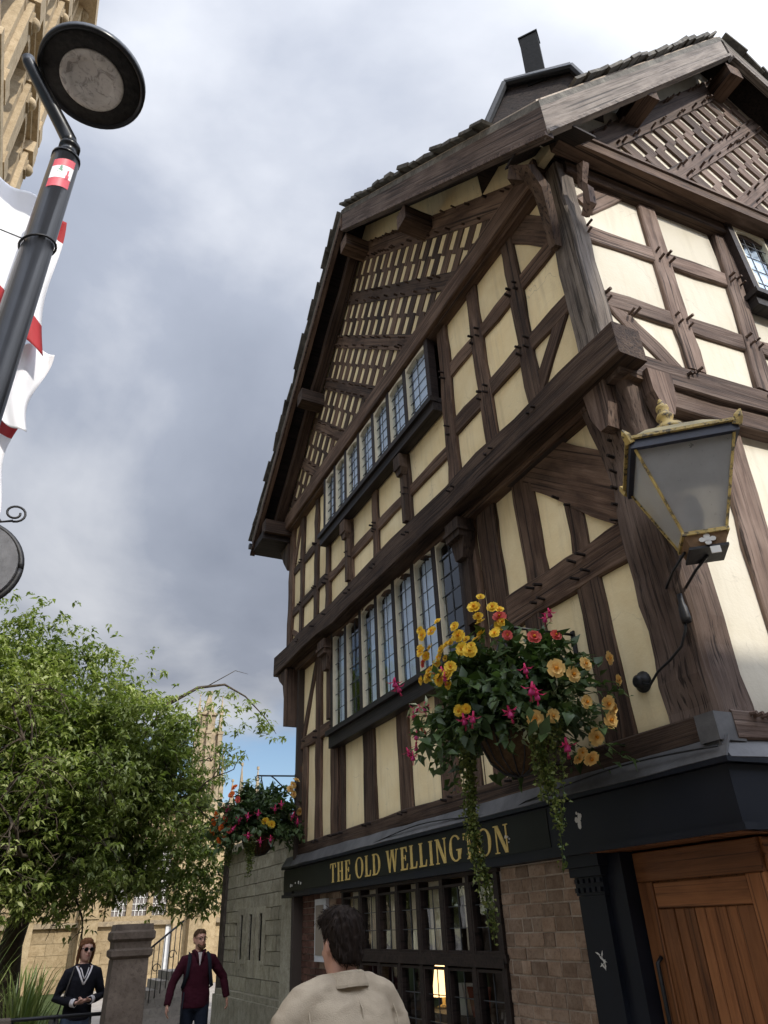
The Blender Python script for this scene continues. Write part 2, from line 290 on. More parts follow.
# ---------------------------------------------------------------- geometry helpers
class MB:
    def __init__(s): s.v = []; s.f = []; s.mi = []; s.sm = []
    def add(s, vs, fs, mi=0, sm=False):
        b = len(s.v); s.v.extend([tuple(p) for p in vs]); s.f.extend([tuple(b + i for i in f) for f in fs]); s.mi.extend([mi] * len(fs)); s.sm.extend([sm] * len(fs))
    def box(s, c, h, m=None, mi=0, ch=0.0):
        pts = [(x, y, z) for x in (-1, 1) for y in (-1, 1) for z in (-1, 1)]
        vs = [Vector((c[0] + p[0] * h[0], c[1] + p[1] * h[1], c[2] + p[2] * h[2])) for p in pts]
        if m is not None: vs = [m @ v for v in vs]
        s.add(vs, [(0, 1, 3, 2), (4, 6, 7, 5), (0, 4, 5, 1), (2, 3, 7, 6), (0, 2, 6, 4), (1, 5, 7, 3)], mi)
    def bb(s, x0, x1, y0, y1, z0, z1, m=None, mi=0):
        s.box(((x0 + x1) / 2, (y0 + y1) / 2, (z0 + z1) / 2), (abs(x1 - x0) / 2, abs(y1 - y0) / 2, abs(z1 - z0) / 2), m, mi)
    def prism(s, poly, d, mi=0):
        """poly: list of 3-D points (planar), d: extrusion vector"""
        n = len(poly); P = [Vector(p) for p in poly]; d = Vector(d); Q = [p + d for p in P]
        s.add(P + Q, [tuple(range(n - 1, -1, -1)), tuple(range(n, 2 * n))] + [(i, (i + 1) % n, n + (i + 1) % n, n + i) for i in range(n)], mi)
    def tube(s, path, rad, sides=8, mi=0, sm=True, cap=True, flat=1.0, upv=None):
        P = [Vector(p) for p in path]; n = len(P)
        if not hasattr(rad, '__len__'): rad = [rad] * n
        up = Vector(upv) if upv else None; base = len(s.v); prev = None
        for i in range(n):
            t = (P[min(i + 1, n - 1)] - P[max(i - 1, 0)])
            t = t.normalized() if t.length > 1e-9 else Vector((0, 0, 1))
            if up is not None: a = up - t * up.dot(t)
            elif prev is None:
                a = Vector((0, 0, 1)) - t * t.z if abs(t.z) < 0.9 else Vector((1, 0, 0)) - t * t.x
            else: a = prev - t * prev.dot(t)
            a.normalize(); prev = a; b = t.cross(a)
            for k in range(sides):
                th = 2 * math.pi * k / sides
                s.v.append(tuple(P[i] + (a * math.cos(th) * flat + b * math.sin(th)) * rad[i]))
        for i in range(n - 1):
            for k in range(sides):
                k2 = (k + 1) % sides
                s.f.append((base + i * sides + k, base + i * sides + k2, base + (i + 1) * sides + k2, base + (i + 1) * sides + k)); s.mi.append(mi); s.sm.append(sm)
        if cap:
            s.f.append(tuple(base + k for k in range(sides - 1, -1, -1))); s.mi.append(mi); s.sm.append(False)
            e = base + (n - 1) * sides
            s.f.append(tuple(e + k for k in range(sides))); s.mi.append(mi); s.sm.append(False)
    def loft(s, rings, mi=0, sm=True):
        """rings: list of equal-length lists of points; closed and capped"""
        k = len(rings[0]); base = len(s.v)
        for r in rings: s.v.extend([tuple(p) for p in r])
        for i in range(len(rings) - 1):
            for j in range(k):
                j2 = (j + 1) % k
                s.f.append((base + i * k + j, base + i * k + j2, base + (i + 1) * k + j2, base + (i + 1) * k + j)); s.mi.append(mi); s.sm.append(sm)
        s.f.append(tuple(base + j for j in range(k - 1, -1, -1))); s.mi.append(mi); s.sm.append(False)
        e = base + (len(rings) - 1) * k
        s.f.append(tuple(e + j for j in range(k))); s.mi.append(mi); s.sm.append(False)
    def lathe(s, prof, c=(0, 0, 0), sides=16, mi=0, sm=True, axis=None):
        rings = []
        for (r, z) in prof:
            rings.append([(c[0] + r * math.cos(2 * math.pi * k / sides), c[1] + r * math.sin(2 * math.pi * k / sides), c[2] + z) for k in range(sides)])
        s.loft(rings, mi, sm)
    def mesh(s, name, mats):
        me = bpy.data.meshes.new(name); me.from_pydata(s.v, [], s.f)
        if not isinstance(mats, (list, tuple)): mats = [mats]
        for m in mats: me.materials.append(M(m) if isinstance(m, str) else m)
        me.polygons.foreach_set('material_index', s.mi); me.polygons.foreach_set('use_smooth', s.sm); me.update(); return me
    def build(s, name, mats, parent=None, mat4=None):
        return link(name, s.mesh(name, mats), parent, mat4)

def world_of(o):
    m = o.matrix_parent_inverse @ o.matrix_basis
    return (world_of(o.parent) @ m) if o.parent else o.matrix_basis.copy()
def link(name, me, parent=None, mat4=None):
    o = bpy.data.objects.new(name, me); col.objects.link(o)
    if parent is not None:
        o.parent = parent; o.matrix_parent_inverse = world_of(parent).inverted()
    if mat4 is not None: o.matrix_basis = mat4
    return o
def empty(name, loc, rz=0.0):
    o = bpy.data.objects.new(name, None); col.objects.link(o); o.location = loc; o.rotation_euler = (0, 0, rz); o.empty_display_size = 0.2
    return o
_mb = Matrix.Identity(4)
def tag(o, label, cat, group=None):
    o['label'] = label; o['category'] = cat
    if group: o['group'] = group
    return o
def struct(o, kind='structure'):
    o['kind'] = kind; return o
def jit(a): return rnd.uniform(-a, a)

def clip_poly(poly, planes):
    """clip a 2-D polygon; planes: (a,b,c) keeps a*x+b*y+c>=0"""
    for a, b, c in planes:
        out = []
        for i in range(len(poly)):
            p, q = poly[i], poly[(i + 1) % len(poly)]
            dp, dq = a * p[0] + b * p[1] + c, a * q[0] + b * q[1] + c
            if dp >= 0: out.append(p)
            if dp * dq < 0:
                t = dp / (dp - dq); out.append((p[0] + t * (q[0] - p[0]), p[1] + t * (q[1] - p[1])))
        poly = out
        if len(poly) < 3: return []
    return poly

class Facade:
    """u runs along the wall, v is height, n points out of the wall"""
    def __init__(s, o, du, nrm): s.o = Vector((o[0], o[1], 0)); s.du = Vector((du[0], du[1], 0)).normalized(); s.n = Vector((nrm[0], nrm[1], 0)).normalized()
    def p(s, u, v, n=0.0): return s.o + s.du * u + Vector((0, 0, v)) + s.n * n
    def shift(s, n): return Facade(s.o + s.n * n, s.du, s.n)
    def box(s, mb, u0, u1, v0, v1, n0, n1, mi=0):
        P = [s.p(u, v, n) for u in (u0, u1) for v in (v0, v1) for n in (n0, n1)]
        mb.add(P, [(0, 1, 3, 2), (4, 6, 7, 5), (0, 4, 5, 1), (2, 3, 7, 6), (0, 2, 6, 4), (1, 5, 7, 3)], mi)
    def poly(s, mb, poly, n0, n1, mi=0):
        mb.prism([s.p(u, v, n0) for u, v in poly], s.n * (n1 - n0), mi)

def timber_mesh(L, w, d, wob=0.012, ch=0.012, taper=1.0, bow=0.0):
    """beam along +X from 0 to L, width w in Y, depth d in Z (front at z=0)"""
    k = max(3, min(14, int(L / 0.28) + 2)); rings = []
    for i in range(k):
        t = i / (k - 1); x = t * L; ww = w * (1 + (taper - 1) * t)
        a = jit(wob); b = jit(wob); c = jit(wob * 0.5); bo = bow * math.sin(math.pi * t)
        y0, y1 = -ww / 2 + a + bo, ww / 2 + b + bo
        rings.append([(x, y0, -d), (x, y1, -d), (x, y1, c - ch), (x, y1 - ch, c), (x, y0 + ch, c), (x, y0, c - ch)])
    mb = MB(); mb.loft(rings, 0, False); return mb
def timber(F, name, u0, v0, u1, v1, w, parent, mat='timber_dark', proud=0.045, d=0.16, wob=0.014, taper=1.0, bow=0.0, ext=0.0):
    a, b = F.p(u0, v0, proud), F.p(u1, v1, proud); ex = (b - a); L = ex.length; ex.normalize()
    a = a - ex * ext; L += 2 * ext; ez = F.n.copy(); ey = ez.cross(ex)
    m = Matrix((ex, ey, ez)).transposed().to_4x4(); m.translation = a
    return link(name, timber_mesh(L, w, d, wob, 0.012, taper, bow).mesh(name, mat), parent, m)
def beam3(name, a, b, w, h, parent, mat='timber_dark', up=(0, 0, 1), wob=0.008):
    """free beam between two points, centred on the axis"""
    a, b = Vector(a), Vector(b); ex = b - a; L = ex.length; ex.normalize(); ez = Vector(up) - ex * Vector(up).dot(ex); ez.normalize(); ey = ez.cross(ex)
    m = Matrix((ex, ey, ez)).transposed().to_4x4(); m.translation = a + ez * h / 2
    return link(name, timber_mesh(L, w, h, wob).mesh(name, mat), parent, m)
def pegs(F, pts, parent, n=0.045, mat='timber_soffit', dy=0.0):
    mb = MB()
    for (u, v) in pts:
        u += jit(0.012); v += jit(0.012); l = rnd.uniform(0.035, 0.075)
        a = F.p(u, v, n - 0.02); b = F.p(u + jit(0.008), v + jit(0.01), n + l)
        mb.tube([a, b], rnd.uniform(0.011, 0.016), 6, 0, False)
    o = mb.build('pegs', mat, parent); o['kind'] = 'stuff'; return o
def panel(F, parent, u0, u1, v0, v1, mat='plaster_cream', n=0.0, poly=None):
    """one infill panel, slightly bellied, cut out of a sheet with thickness"""
    w, h = u1 - u0, v1 - v0; nu = nv = 5; mb = MB(); base = []; bel = rnd.uniform(0.0, 0.014); tl = jit(0.006)
    for i in range(nu):
        for j in range(nv):
            a, b = i / (nu - 1), j / (nv - 1)
            base.append(F.p(u0 + w * a, v0 + h * b, n + bel * math.sin(math.pi * a) * math.sin(math.pi * b) + tl * (a - .5) + jit(0.0012)))
    fs = [(i * nv + j, (i + 1) * nv + j, (i + 1) * nv + j + 1, i * nv + j + 1) for i in range(nu - 1) for j in range(nv - 1)]
    mb.add(base, fs, 0, True)
    F.box(mb, u0, u1, v0, v1, n - 0.06, n - 0.03)
    return mb.build('plaster_panel', mat, parent)

# ---------------------------------------------------------------- ground
mb = MB(); mb.add([(-400, -400, 0), (400, -400, 0), (400, 400, 0), (-400, 400, 0)], [(0, 1, 2, 3)])
ground = struct(mb.build('ground', 'ground_stone'))
def slab_pavement():
    variants = []
    for k in range(4):
        m_ = MB(); L = (0.62, 0.78, 0.94, 0.70)[k]; W = 0.548
        x0, x1, y0, y1, t, c = -L / 2, L / 2, -W / 2, W / 2, 0.03, 0.008
        m_.loft([[(x0, y0, 0), (x1, y0, 0), (x1, y1, 0), (x0, y1, 0)], [(x0, y0, t - c), (x1, y0, t - c), (x1, y1, t - c), (x0, y1, t - c)], [(x0 + c, y0 + c, t), (x1 - c, y0 + c, t), (x1 - c, y1 - c, t), (x0 + c, y1 - c, t)]], 0, False)
        variants.append((L, m_.mesh('paving_slab', 'slab_stone')))
    y = 8.2
    while y < 16.0:
        x = -2.6 + rnd.uniform(0, 0.5)
        while x < 3.2:
            L, me = variants[rnd.randrange(4)]
            link('paving_slab', me, ground, Matrix.Translation((x + L / 2, y, 0.004 + jit(0.003))) @ Matrix.Rotation(jit(0.004), 4, 'X'))
            x += L + 0.012
        y += 0.56
slab_pavement()

# ---------------------------------------------------------------- the timber-framed pub
PUB = empty('timber_framed_pub', (5.5, 7.0, 0))
tag(PUB, 'black and cream timber-framed pub with two jettied gables at the street corner', 'pub')
YB = RAD(-3.165)
dB = (math.cos(YB), math.sin(YB)); nB = (math.sin(YB), -math.cos(YB))
def FA(x): return Facade((x, 0), (0, 1), (-1, 0))
def FBc(x, y): return Facade((x, y), dB, nB)
A3, A2, A1, AG = FA(3.55), FA(3.80), FA(3.88), FA(3.42)
B3, B2, BG = FBc(3.55, 2.93), FBc(3.80, 3.02), FBc(3.42, 2.82)
DK, WE = 'timber_dark', 'timber_weathered'

# solid cores behind the panels (dark rooms with floors, so windows look into depth)
mb = MB()
for (x, y0, z0, z1) in ((3.80, 3.2, 2.46, 2.60), (3.72, 3.1, 5.35, 5.5), (3.65, 3.0, 7.98, 8.1)):
    mb.bb(x, 10.5, y0, 10.7, z0, z1)
mb.bb(5.6, 5.7, 3.3, 10.6, 0.02, 8.0)                 # inner wall
mb.bb(3.7, 10.5, 10.62, 10.70, 0.02, 8.0)             # far end
mb.bb(10.4, 10.5, 3.0, 10.6, 0.02, 8.0)               # right end
mb.build('interior_partition', 'interior', PUB)

# ---- storey 3, left facade
cols3 = [2.98, 3.78, 4.50, 5.20]; rows3 = [5.62, 6.385, 7.18, 8.02]
for i in range(3):
    for j in range(3): panel(A3, PUB, cols3[i] + .004, cols3[i + 1] - .004, rows3[j] + .003, rows3[j + 1] - .003)
colsL = [8.88, 9.40, 10.08, 10.62]
for i in range(3):
    for j in range(3): panel(A3, PUB, colsL[i] + .004, colsL[i + 1] - .004, rows3[j] + .003, rows3[j + 1] - .003)
colsM = [5.20, 6.28, 7.18, 8.04, 8.88]
for i in range(4):
    for (v0, v1) in ((5.62, 6.185), (6.185, 6.80)): panel(A3, PUB, colsM[i] + .004, colsM[i + 1] - .004, v0 + .003, v1 - .003)
timber(A3, 'stud', 4.50, 5.70, 4.50, 8.0, 0.20, PUB); timber(A3, 'stud', 3.78, 5.70, 3.78, 8.0, 0.20, PUB)
timber(A3, 'window_post', 5.22, 5.70, 5.16, 8.0, 0.22, PUB, proud=0.052)
for u in (9.40, 10.08): timber(A3, 'stud', u, 5.70, u, 8.0, 0.15, PUB)
timber(A3, 'window_post', 8.90, 5.70, 8.90, 8.0, 0.16, PUB, proud=0.052)
timber(A3, 'corner_post', 10.62, 5.60, 10.60, 8.0, 0.20, PUB, proud=0.06, d=0.22)
timber(A3, 'rail', 3.10, 6.385, 5.14, 6.385, 0.22, PUB, proud=0.036); timber(A3, 'rail', 3.10, 7.18, 5.14, 7.18, 0.21, PUB, proud=0.036)
timber(A3, 'rail', 8.95, 6.27, 10.56, 6.27, 0.16, PUB, proud=0.036); timber(A3, 'rail', 8.95, 7.04, 10.56, 7.05, 0.16, PUB, proud=0.036)
timber(A3, 'rail', 5.30, 6.19, 8.84, 6.19, 0.15, PUB, proud=0.034)
for u in (6.28, 7.20, 8.04): timber(A3, 'stud', u, 5.70, u, 6.74, 0.16, PUB)
timber(A3, 'brace', 3.26, 6.34, 3.83, 5.70, 0.17, PUB, proud=0.030); timber(A3, 'brace', 3.12, 7.30, 3.66, 7.98, 0.30, PUB, proud=0.030)
timber(A3, 'brace', 10.56, 5.95, 10.16, 5.72, 0.10, PUB, proud=0.030); timber(A3, 'brace', 10.52, 7.2, 10.2, 7.9, 0.11, PUB, proud=0.03)
# carved bracket shafts under the attic window sill
for u in (6.28, 8.04):
    mb = MB(); A3.box(mb, u - .085, u + .085, 6.52, 6.71, 0.05, 0.16); A3.poly(mb, [(u - .085, 6.52), (u + .085, 6.52), (u + .05, 6.43), (u - .05, 6.43)], 0.05, 0.14); A3.box(mb, u - .045, u + .045, 5.78, 6.43, 0.05, 0.10)
    mb.build('sill_bracket', 'timber_upright', PUB)
pegs(A3, [(u + du, v + dv) for u in (3.78, 4.5) for v in (6.385, 7.18) for du in (-.06, .06) for dv in (-.05, .05)], PUB, 0.05)
pegs(A3, [(5.19, v + dv) for v in (6.385, 7.18) for dv in (-.05, .05)] + [(u, 5.62 + dv) for u in (3.75, 3.84, 4.45, 4.55, 5.2, 5.28, 6.24, 6.32, 7.16, 7.24, 8.0, 8.08, 8.9, 9.37, 9.43, 10.05, 10.11) for dv in (0.0,)], PUB, 0.06)
pegs(A3, [(u + du, v + dv) for u in (6.28, 7.20, 8.04, 8.9) for v in (6.19,) for du in (-.04, .04) for dv in (-.04, .04)] + [(u + du, v) for u in (9.4, 10.08) for v in (6.27, 7.04) for du in (-.04, .04)], PUB, 0.05)
# bressummers (jetty beams)
timber(A3, 'bressummer', 2.74, 5.575, 11.28, 5.575, 0.33, PUB, proud=0.075, d=0.30, wob=0.030)
timber(A2, 'jetty_beam', 2.86, 5.45, 10.75, 5.45, 0.20, PUB, proud=0.13, d=0.25, wob=0.018)
# ---- tie beam / gable base, left facade
timber(AG, 'tie_beam', 3.02, 8.07, 10.70, 8.07, 0.30, PUB, proud=0.05, d=0.20, wob=0.010)
timber(A3, 'tie_moulding', 3.02, 7.93, 10.66, 7.93, 0.07, PUB, proud=0.12, d=0.15, wob=0.004)
# ---- right facade storey 3
colB = [0.05, 1.03, 1.93]; rowB = [5.55, 6.27, 7.16, 8.1]
for i in range(2):
    for j in range(3): panel(B3, PUB, colB[i] + .004, colB[i + 1] - .004, rowB[j] + .003, rowB[j + 1] - .003, 'plaster_sunlit')
for j in range(2): panel(B3, PUB, 3.34 + .004, 4.6, rowB[j] + .003, rowB[j + 1] - .003, 'plaster_sunlit')
panel(B3, PUB, 1.934, 3.336, 5.553, 6.267, 'plaster_sunlit'); panel(B3, PUB, 1.934, 3.336, 6.273, 6.90, 'plaster_sunlit'); panel(B3, PUB, 3.344, 4.6, 7.163, 8.1, 'plaster_sunlit')
timber(B3, 'stud', 0.97, 5.66, 1.08, 8.1, 0.215, PUB, WE); timber(B3, 'window_post', 1.78, 5.66, 2.12, 8.1, 0.22, PUB, WE, proud=0.05)
timber(B3, 'stud', 3.40, 5.66, 3.40, 8.1, 0.22, PUB, WE)
timber(B3, 'rail', 0.16, 6.25, 1.80, 6.275, 0.21, PUB, WE, proud=0.036); timber(B3, 'rail', 0.16, 7.12, 1.95, 7.18, 0.22, PUB, WE, proud=0.036); timber(B3, 'rail', 1.98, 6.28, 4.6, 6.30, 0.21, PUB, WE, proud=0.036)
timber(B3, 'brace', 0.22, 6.20, 0.76, 5.60, 0.19, PUB, WE, proud=0.028); timber(B3, 'brace', 0.22, 7.55, 0.80, 8.12, 0.26, PUB, WE, proud=0.028)
timber(B3, 'bressummer', 0.05, 5.50, 7.0, 5.53, 0.27, PUB, WE, proud=0.06, d=0.3, wob=0.014)
pegs(B3, [(u + du, v + dv) for u, v in ((1.0, 6.26), (1.05, 7.15), (1.85, 6.275), (1.98, 7.18)) for du in (-.06, .06) for dv in (-.05, .05)], PUB, 0.05, WE)
pegs(B3, [(0.14, v + dv) for v in (6.25, 7.12) for dv in (-.05, .05)] + [(0.8 + k * .06, 5.55 + .03 * k) for k in range(3)] + [(1.75 + k * .06, 5.58) for k in range(3)] + [(0.36, 6.1), (0.42, 6.14)], PUB, 0.06, WE)
# corner post of storey 3 (square post in the angle)
m_ = MB(); rings = []
for i in range(10):
    t = i / 9; z = 5.60 + t * 2.45; a = jit(.008); b = jit(.008); w = 0.265
    x0, y0 = 3.55 - 0.058 + a, 2.93 - 0.058 + b
    rings.append([(z - 5.6, yy - 2.93, 3.55 - xx) for xx, yy in ((x0, y0 + .02), (x0 + .02, y0), (x0 + w - .07, y0), (x0 + w - .07, y0 + w), (x0, y0 + w))])
m_.loft(rings, 0, False)
mm = Matrix(((0, 0, -1, 3.55), (0, 1, 0, 2.93), (1, 0, 0, 5.6), (0, 0, 0, 1)))
link('corner_post', m_.mesh('corner_post', 'timber_grey'), PUB, mm)

# ---- storey 2, left facade
rowsU = [2.66, 4.13, 5.42]
for (u0, u1, v0, v1) in ((3.08, 3.86, 2.66, 4.13), (3.868, 4.49, 2.66, 4.13), (4.498, 5.12, 2.66, 4.13), (5.128, 5.66, 2.66, 4.13),
                         (3.08, 3.86, 4.138, 5.42), (3.868, 4.49, 4.138, 5.42), (4.498, 5.12, 4.138, 5.42), (5.128, 5.66, 4.138, 5.42),
                         (5.668, 6.25, 2.66, 3.86), (6.258, 7.20, 2.66, 3.86), (7.208, 8.13, 2.66, 3.86), (8.138, 8.95, 2.66, 3.86),
                         (8.958, 9.40, 2.66, 4.15), (9.408, 9.88, 2.66, 4.15), (9.888, 10.40, 2.66, 4.15), (10.408, 10.74, 2.66, 4.15),
                         (9.268, 9.62, 4.158, 5.42), (9.628, 10.05, 4.158, 5.42), (10.058, 10.74, 4.158, 5.42)):
    panel(A2, PUB, u0, u1, v0, v1)
timber(A2, 'rail', 3.30, 4.135, 5.06, 4.135, 0.33, PUB, proud=0.042, wob=.014)
timber(A2, 'stud', 4.46, 4.22, 4.48, 5.40, 0.31, PUB, proud=0.036); timber(A2, 'stud', 3.87, 4.22, 3.85, 5.2, 0.20, PUB, proud=0.030)
timber(A2, 'stud', 5.10, 2.70, 5.10, 5.42, 0.32, PUB, proud=0.05); timber(A2, 'stud', 3.86, 2.70, 3.86, 4.02, 0.30, PUB, proud=0.036); timber(A2, 'stud', 4.60, 2.70, 4.60, 4.02, 0.26, PUB, proud=0.036)
# broad diagonal brace up to the jetty, cut from one plank
pts = [(4.44, 5.30), (4.10, 5.46), (3.90, 5.44), (3.64, 5.20), (3.38, 4.97), (3.36, 4.30), (3.46, 4.32), (3.66, 4.50), (3.92, 4.765), (4.14, 4.98), (4.36, 5.17)]
ex = (A2.p(3.4, 4.62, 0) - A2.p(4.3, 5.34, 0)).normalized(); ez = A2.n; mm = Matrix((ex, ez.cross(ex), ez)).transposed().to_4x4(); mm.translation = A2.p(4.3, 5.34, 0)
mb = MB(); inv = mm.inverted(); mb.prism([inv @ A2.p(u + jit(.008), v + jit(.008), -.05) for u, v in pts], Vector((0, 0, .084))); link('brace', mb.mesh('brace', DK), PUB, mm)
timber(A2, 'window_post', 5.38, 2.70, 5.38, 5.42, 0.13, PUB, proud=0.07); timber(A2, 'window_post', 9.22, 2.70, 9.22, 5.42, 0.26, PUB, proud=0.06)
for u, w in ((8.13, .33), (7.205, .29), (6.25, .34)): timber(A2, 'stud', u, 2.70, u, 3.80, w, PUB, proud=0.04)
timber(A2, 'stud', 5.78, 2.70, 5.78, 3.80, .2, PUB, proud=0.04); timber(A2, 'stud', 9.0, 2.7, 9.0, 3.8, .14, PUB, proud=0.03)
timber(A2, 'stud', 9.88, 2.70, 9.88, 5.42, 0.22, PUB, proud=0.045); timber(A2, 'stud', 10.45, 2.70, 10.45, 4.1, 0.18, PUB, proud=0.04)
timber(A2, 'rail', 9.34, 4.15, 10.74, 4.15, 0.18, PUB, proud=0.05); timber(A2, 'corner_post', 10.70, 2.66, 10.70, 5.42, 0.14, PUB, proud=0.062, d=.2)
timber(A2, 'brace', 10.58, 4.22, 9.98, 5.38, 0.13, PUB, proud=0.03)
timber(A2, 'sole_plate', 3.0, 2.655, 10.76, 2.655, 0.17, PUB, proud=0.06, wob=.012)
pegs(A2, [(u + du, 2.70) for u in (3.86, 4.6, 5.13, 6.25, 7.2, 8.13, 9.0, 9.22, 9.88) for du in (-.06, .06)] + [(u + du, v) for u in (4.46, 3.87) for v in (4.06, 4.21) for du in (-.06, .06)], PUB, 0.06)
pegs(A2, [(3.24 + k * .03, 4.95 - k * .13) for k in range(6)] + [(4.0 - k * .13, 4.86 - k * .12) for k in range(2)] + [(9.24, 4.1), (9.24, 4.2), (9.9, 4.1), (9.9, 4.2), (10.44, 4.15)], PUB, 0.055)
# moulded bracket at the right end of the window, and one at the left
for u in (5.42, 9.24):
    mb = MB(); A2.box(mb, u - .13, u + .13, 5.12, 5.34, 0.06, 0.26); A2.poly(mb, [(u - .13, 5.12), (u + .13, 5.12), (u + .07, 4.90), (u - .07, 4.90)], 0.06, 0.20); A2.box(mb, u - .15, u + .15, 5.19, 5.23, 0.06, 0.28); A2.box(mb, u - .065, u + .065, 4.2, 4.90, 0.06, 0.14)
    mb.build('jetty_bracket', 'timber_upright', PUB)
# corner post of storey 2: rough old oak, flaring at the top
m_ = MB(); rings = []
for i in range(16):
    t = i / 15; z = t * 2.95; w = 0.40 + 0.16 * max(0, t - .72) / .28 + jit(.012); a = jit(.012); b = jit(.012); out = 0.05 + 0.10 * max(0, t - .72) / .28
    x0, y0 = 3.80 - out + a, 3.02 - out + b
    pr = [(x0, y0 + .05), (x0 + .02 + jit(.006), y0 + .015), (x0 + .05, y0), (x0 + w * .45, y0 + jit(.012)), (x0 + w * .80, y0), (x0 + w * .80, y0 + .2), (x0 + .1, y0 + w), (x0, y0 + w), (x0 + jit(.012), y0 + w * .55)]
    rings.append([(z, yy - 3.02, 3.80 - xx) for xx, yy in pr])
m_.loft(rings, 0, False)
link('corner_post', m_.mesh('corner_post', WE), PUB, Matrix(((0, 0, -1, 3.80), (0, 1, 0, 3.02), (1, 0, 0, 2.60), (0, 0, 0, 1))))
# ---- storey 2, right facade
for (u0, u1, v0, v1) in ((0.1, 0.86, 2.64, 5.4), (0.868, 2.0, 2.64, 5.4), (2.008, 4.6, 2.64, 5.4)): panel(B2, PUB, u0, u1, v0, v1, 'plaster_sunlit')
timber(B2, 'stud', 0.82, 2.66, 0.98, 5.36, 0.31, PUB, WE, bow=.03); timber(B2, 'stud', 1.95, 2.66, 1.95, 5.4, 0.30, PUB, WE)
timber(B2, 'rail', 1.0, 4.0, 4.5, 4.0, 0.28, PUB, WE, proud=.036); timber(B2, 'jetty_beam', 0.15, 5.28, 7.0, 5.30, 0.22, PUB, WE, proud=0.12, d=.25)
timber(B2, 'brace', 0.30, 4.75, 0.98, 5.3, 0.26, PUB, WE, proud=.03)
timber(B2, 'sole_plate', 0.05, 2.655, 7.0, 2.655, 0.17, PUB, WE, proud=0.06)
pegs(B2, [(0.35 + k * .02, 4.5 + k * .07) for k in range(3)] + [(0.62 + k * .07, 4.62 + k * .05) for k in range(3)] + [(0.2 + k * .05, 2.72) for k in range(4)] + [(.95, 3.4), (.9, 3.6)], PUB, 0.06, WE)
# carved console heads where the corner post carries the jetty
for (F_, u) in ((A2, 3.16), (B2, 0.16)):
    mb = MB(); F_.poly(mb, [(u - .12, 5.42), (u + .13, 5.42), (u + .10, 5.15), (u + .03, 4.98), (u - .06, 4.98), (u - .12, 5.2)], 0.10, 0.22)
    mb.build('console', 'timber_upright_pale', PUB)

# ---- windows with leaded lights
CAME = {}
def leaded_window(F, us, v0, v1, n, cols, rows, arch=0.05, frame='cream_frame', wood='window_wood', glassm='pane_glass', curtains=None, mull=0.08, parent=PUB, name='window', fw=0.019, cream_lo=False):
    """us: edges of the lights along u (descending or ascending)"""
    us = sorted(us)
    mb = MB(); F.box(mb, us[0] - .05, us[-1] + .05, v1 + .052, v1 + .11, n - .06, n + .055); win = mb.build(name, wood, parent)
    for u in us:
        mb = MB(); F.box(mb, u - mull / 2, u + mull / 2, v0 - .03, v1 + .05, n - .05, n + .05); mb.build('mullion', wood, win)
    for i in range(len(us) - 1):
        a, b = us[i] + mull / 2 + .002, us[i + 1] - mull / 2 - .002
        mb = MB()
        F.box(mb, a, a + (fw if cream_lo else .012), v0, v1, n - .02, n + .046, 0 if cream_lo else 1); F.box(mb, b - fw, b, v0, v1, n - .02, n + .046); F.box(mb, a + fw, b - fw, v0, v0 + fw, n - .02, n + .043)
        ap = [(a + fw, v1), (b - fw, v1), (b - fw, v1 - fw - arch)] + [(a + fw + (b - a - 2 * fw) * (1 - t), v1 - fw - arch * (1 - math.sin(math.pi * t))) for t in (.25, .5, .75)] + [(a + fw, v1 - fw - arch)]
        F.poly(mb, ap, n - .02, n + .043); mb.build('casement', [frame, wood], win)
        a += fw; b -= fw; c0, c1 = v0 + fw, v1 - fw * .5; pw, ph = (b - a) / cols, (c1 - c0) / rows
        key = (round(pw, 3), round(ph, 3), glassm)
        if key not in CAME:
            m2 = MB(); m2.bb(-pw / 2, pw / 2, -ph / 2, ph / 2, -.0015, .0015); CAME[key] = m2.mesh('pane', glassm)
        base = Matrix((F.du, Vector((0, 0, 1)), F.du.cross(Vector((0, 0, 1))))).transposed()
        for ci in range(cols):
            for ri in range(rows):
                mm = base.to_4x4() @ Matrix.Rotation(jit(.035), 4, 'X') @ Matrix.Rotation(jit(.035), 4, 'Y'); mm.translation = F.p(a + (ci + .5) * pw, c0 + (ri + .5) * ph, n + .004)
                link('pane', CAME[key], win, mm)
        m2 = MB()
        for ci in range(1, cols): F.box(m2, a + ci * pw - .0035, a + ci * pw + .0035, c0, c1, n + .006, n + .014)
        for ri in range(1, rows): F.box(m2, a, b, c0 + ri * ph - .0035, c0 + ri * ph + .0035, n + .0065, n + .015)
        m2.build('came', 'came_lead', win)
        if curtains and curtains[i]:
            kind, f0, f1 = curtains[i]; m2 = MB(); k = 14; P = []
            for q in range(k):
                uu = a + (b - a) * (f0 + (f1 - f0) * q / (k - 1)); dn = n - .05 + .014 * math.sin(q * 1.9) + jit(.004)
                P.append((F.p(uu, v0 - .05, dn), F.p(uu, v1 + .05, dn)))
            vs_ = [p for ab in P for p in ab]; m2.add(vs_, [(2 * q, 2 * q + 2, 2 * q + 3, 2 * q + 1) for q in range(k - 1)], 0, True)
            m2.build('curtain', kind, win)
    return win
CB = 'curtain_blue'
w = leaded_window(A3, [8.80, 8.38, 7.95, 7.47, 6.97, 6.49, 5.99, 5.40], 6.96, 7.88, 0.085, 2, 6, curtains=[(CB, 0, 1)] * 7)
mb = MB(); A3.poly(mb, [(5.30, 6.93), (8.93, 6.93), (8.93, 6.86), (5.30, 6.86)], 0.02, 0.20); A3.box(mb, 5.31, 8.92, 6.74, 6.858, 0.02, 0.16); mb.build('sill', 'sill_wood', w)
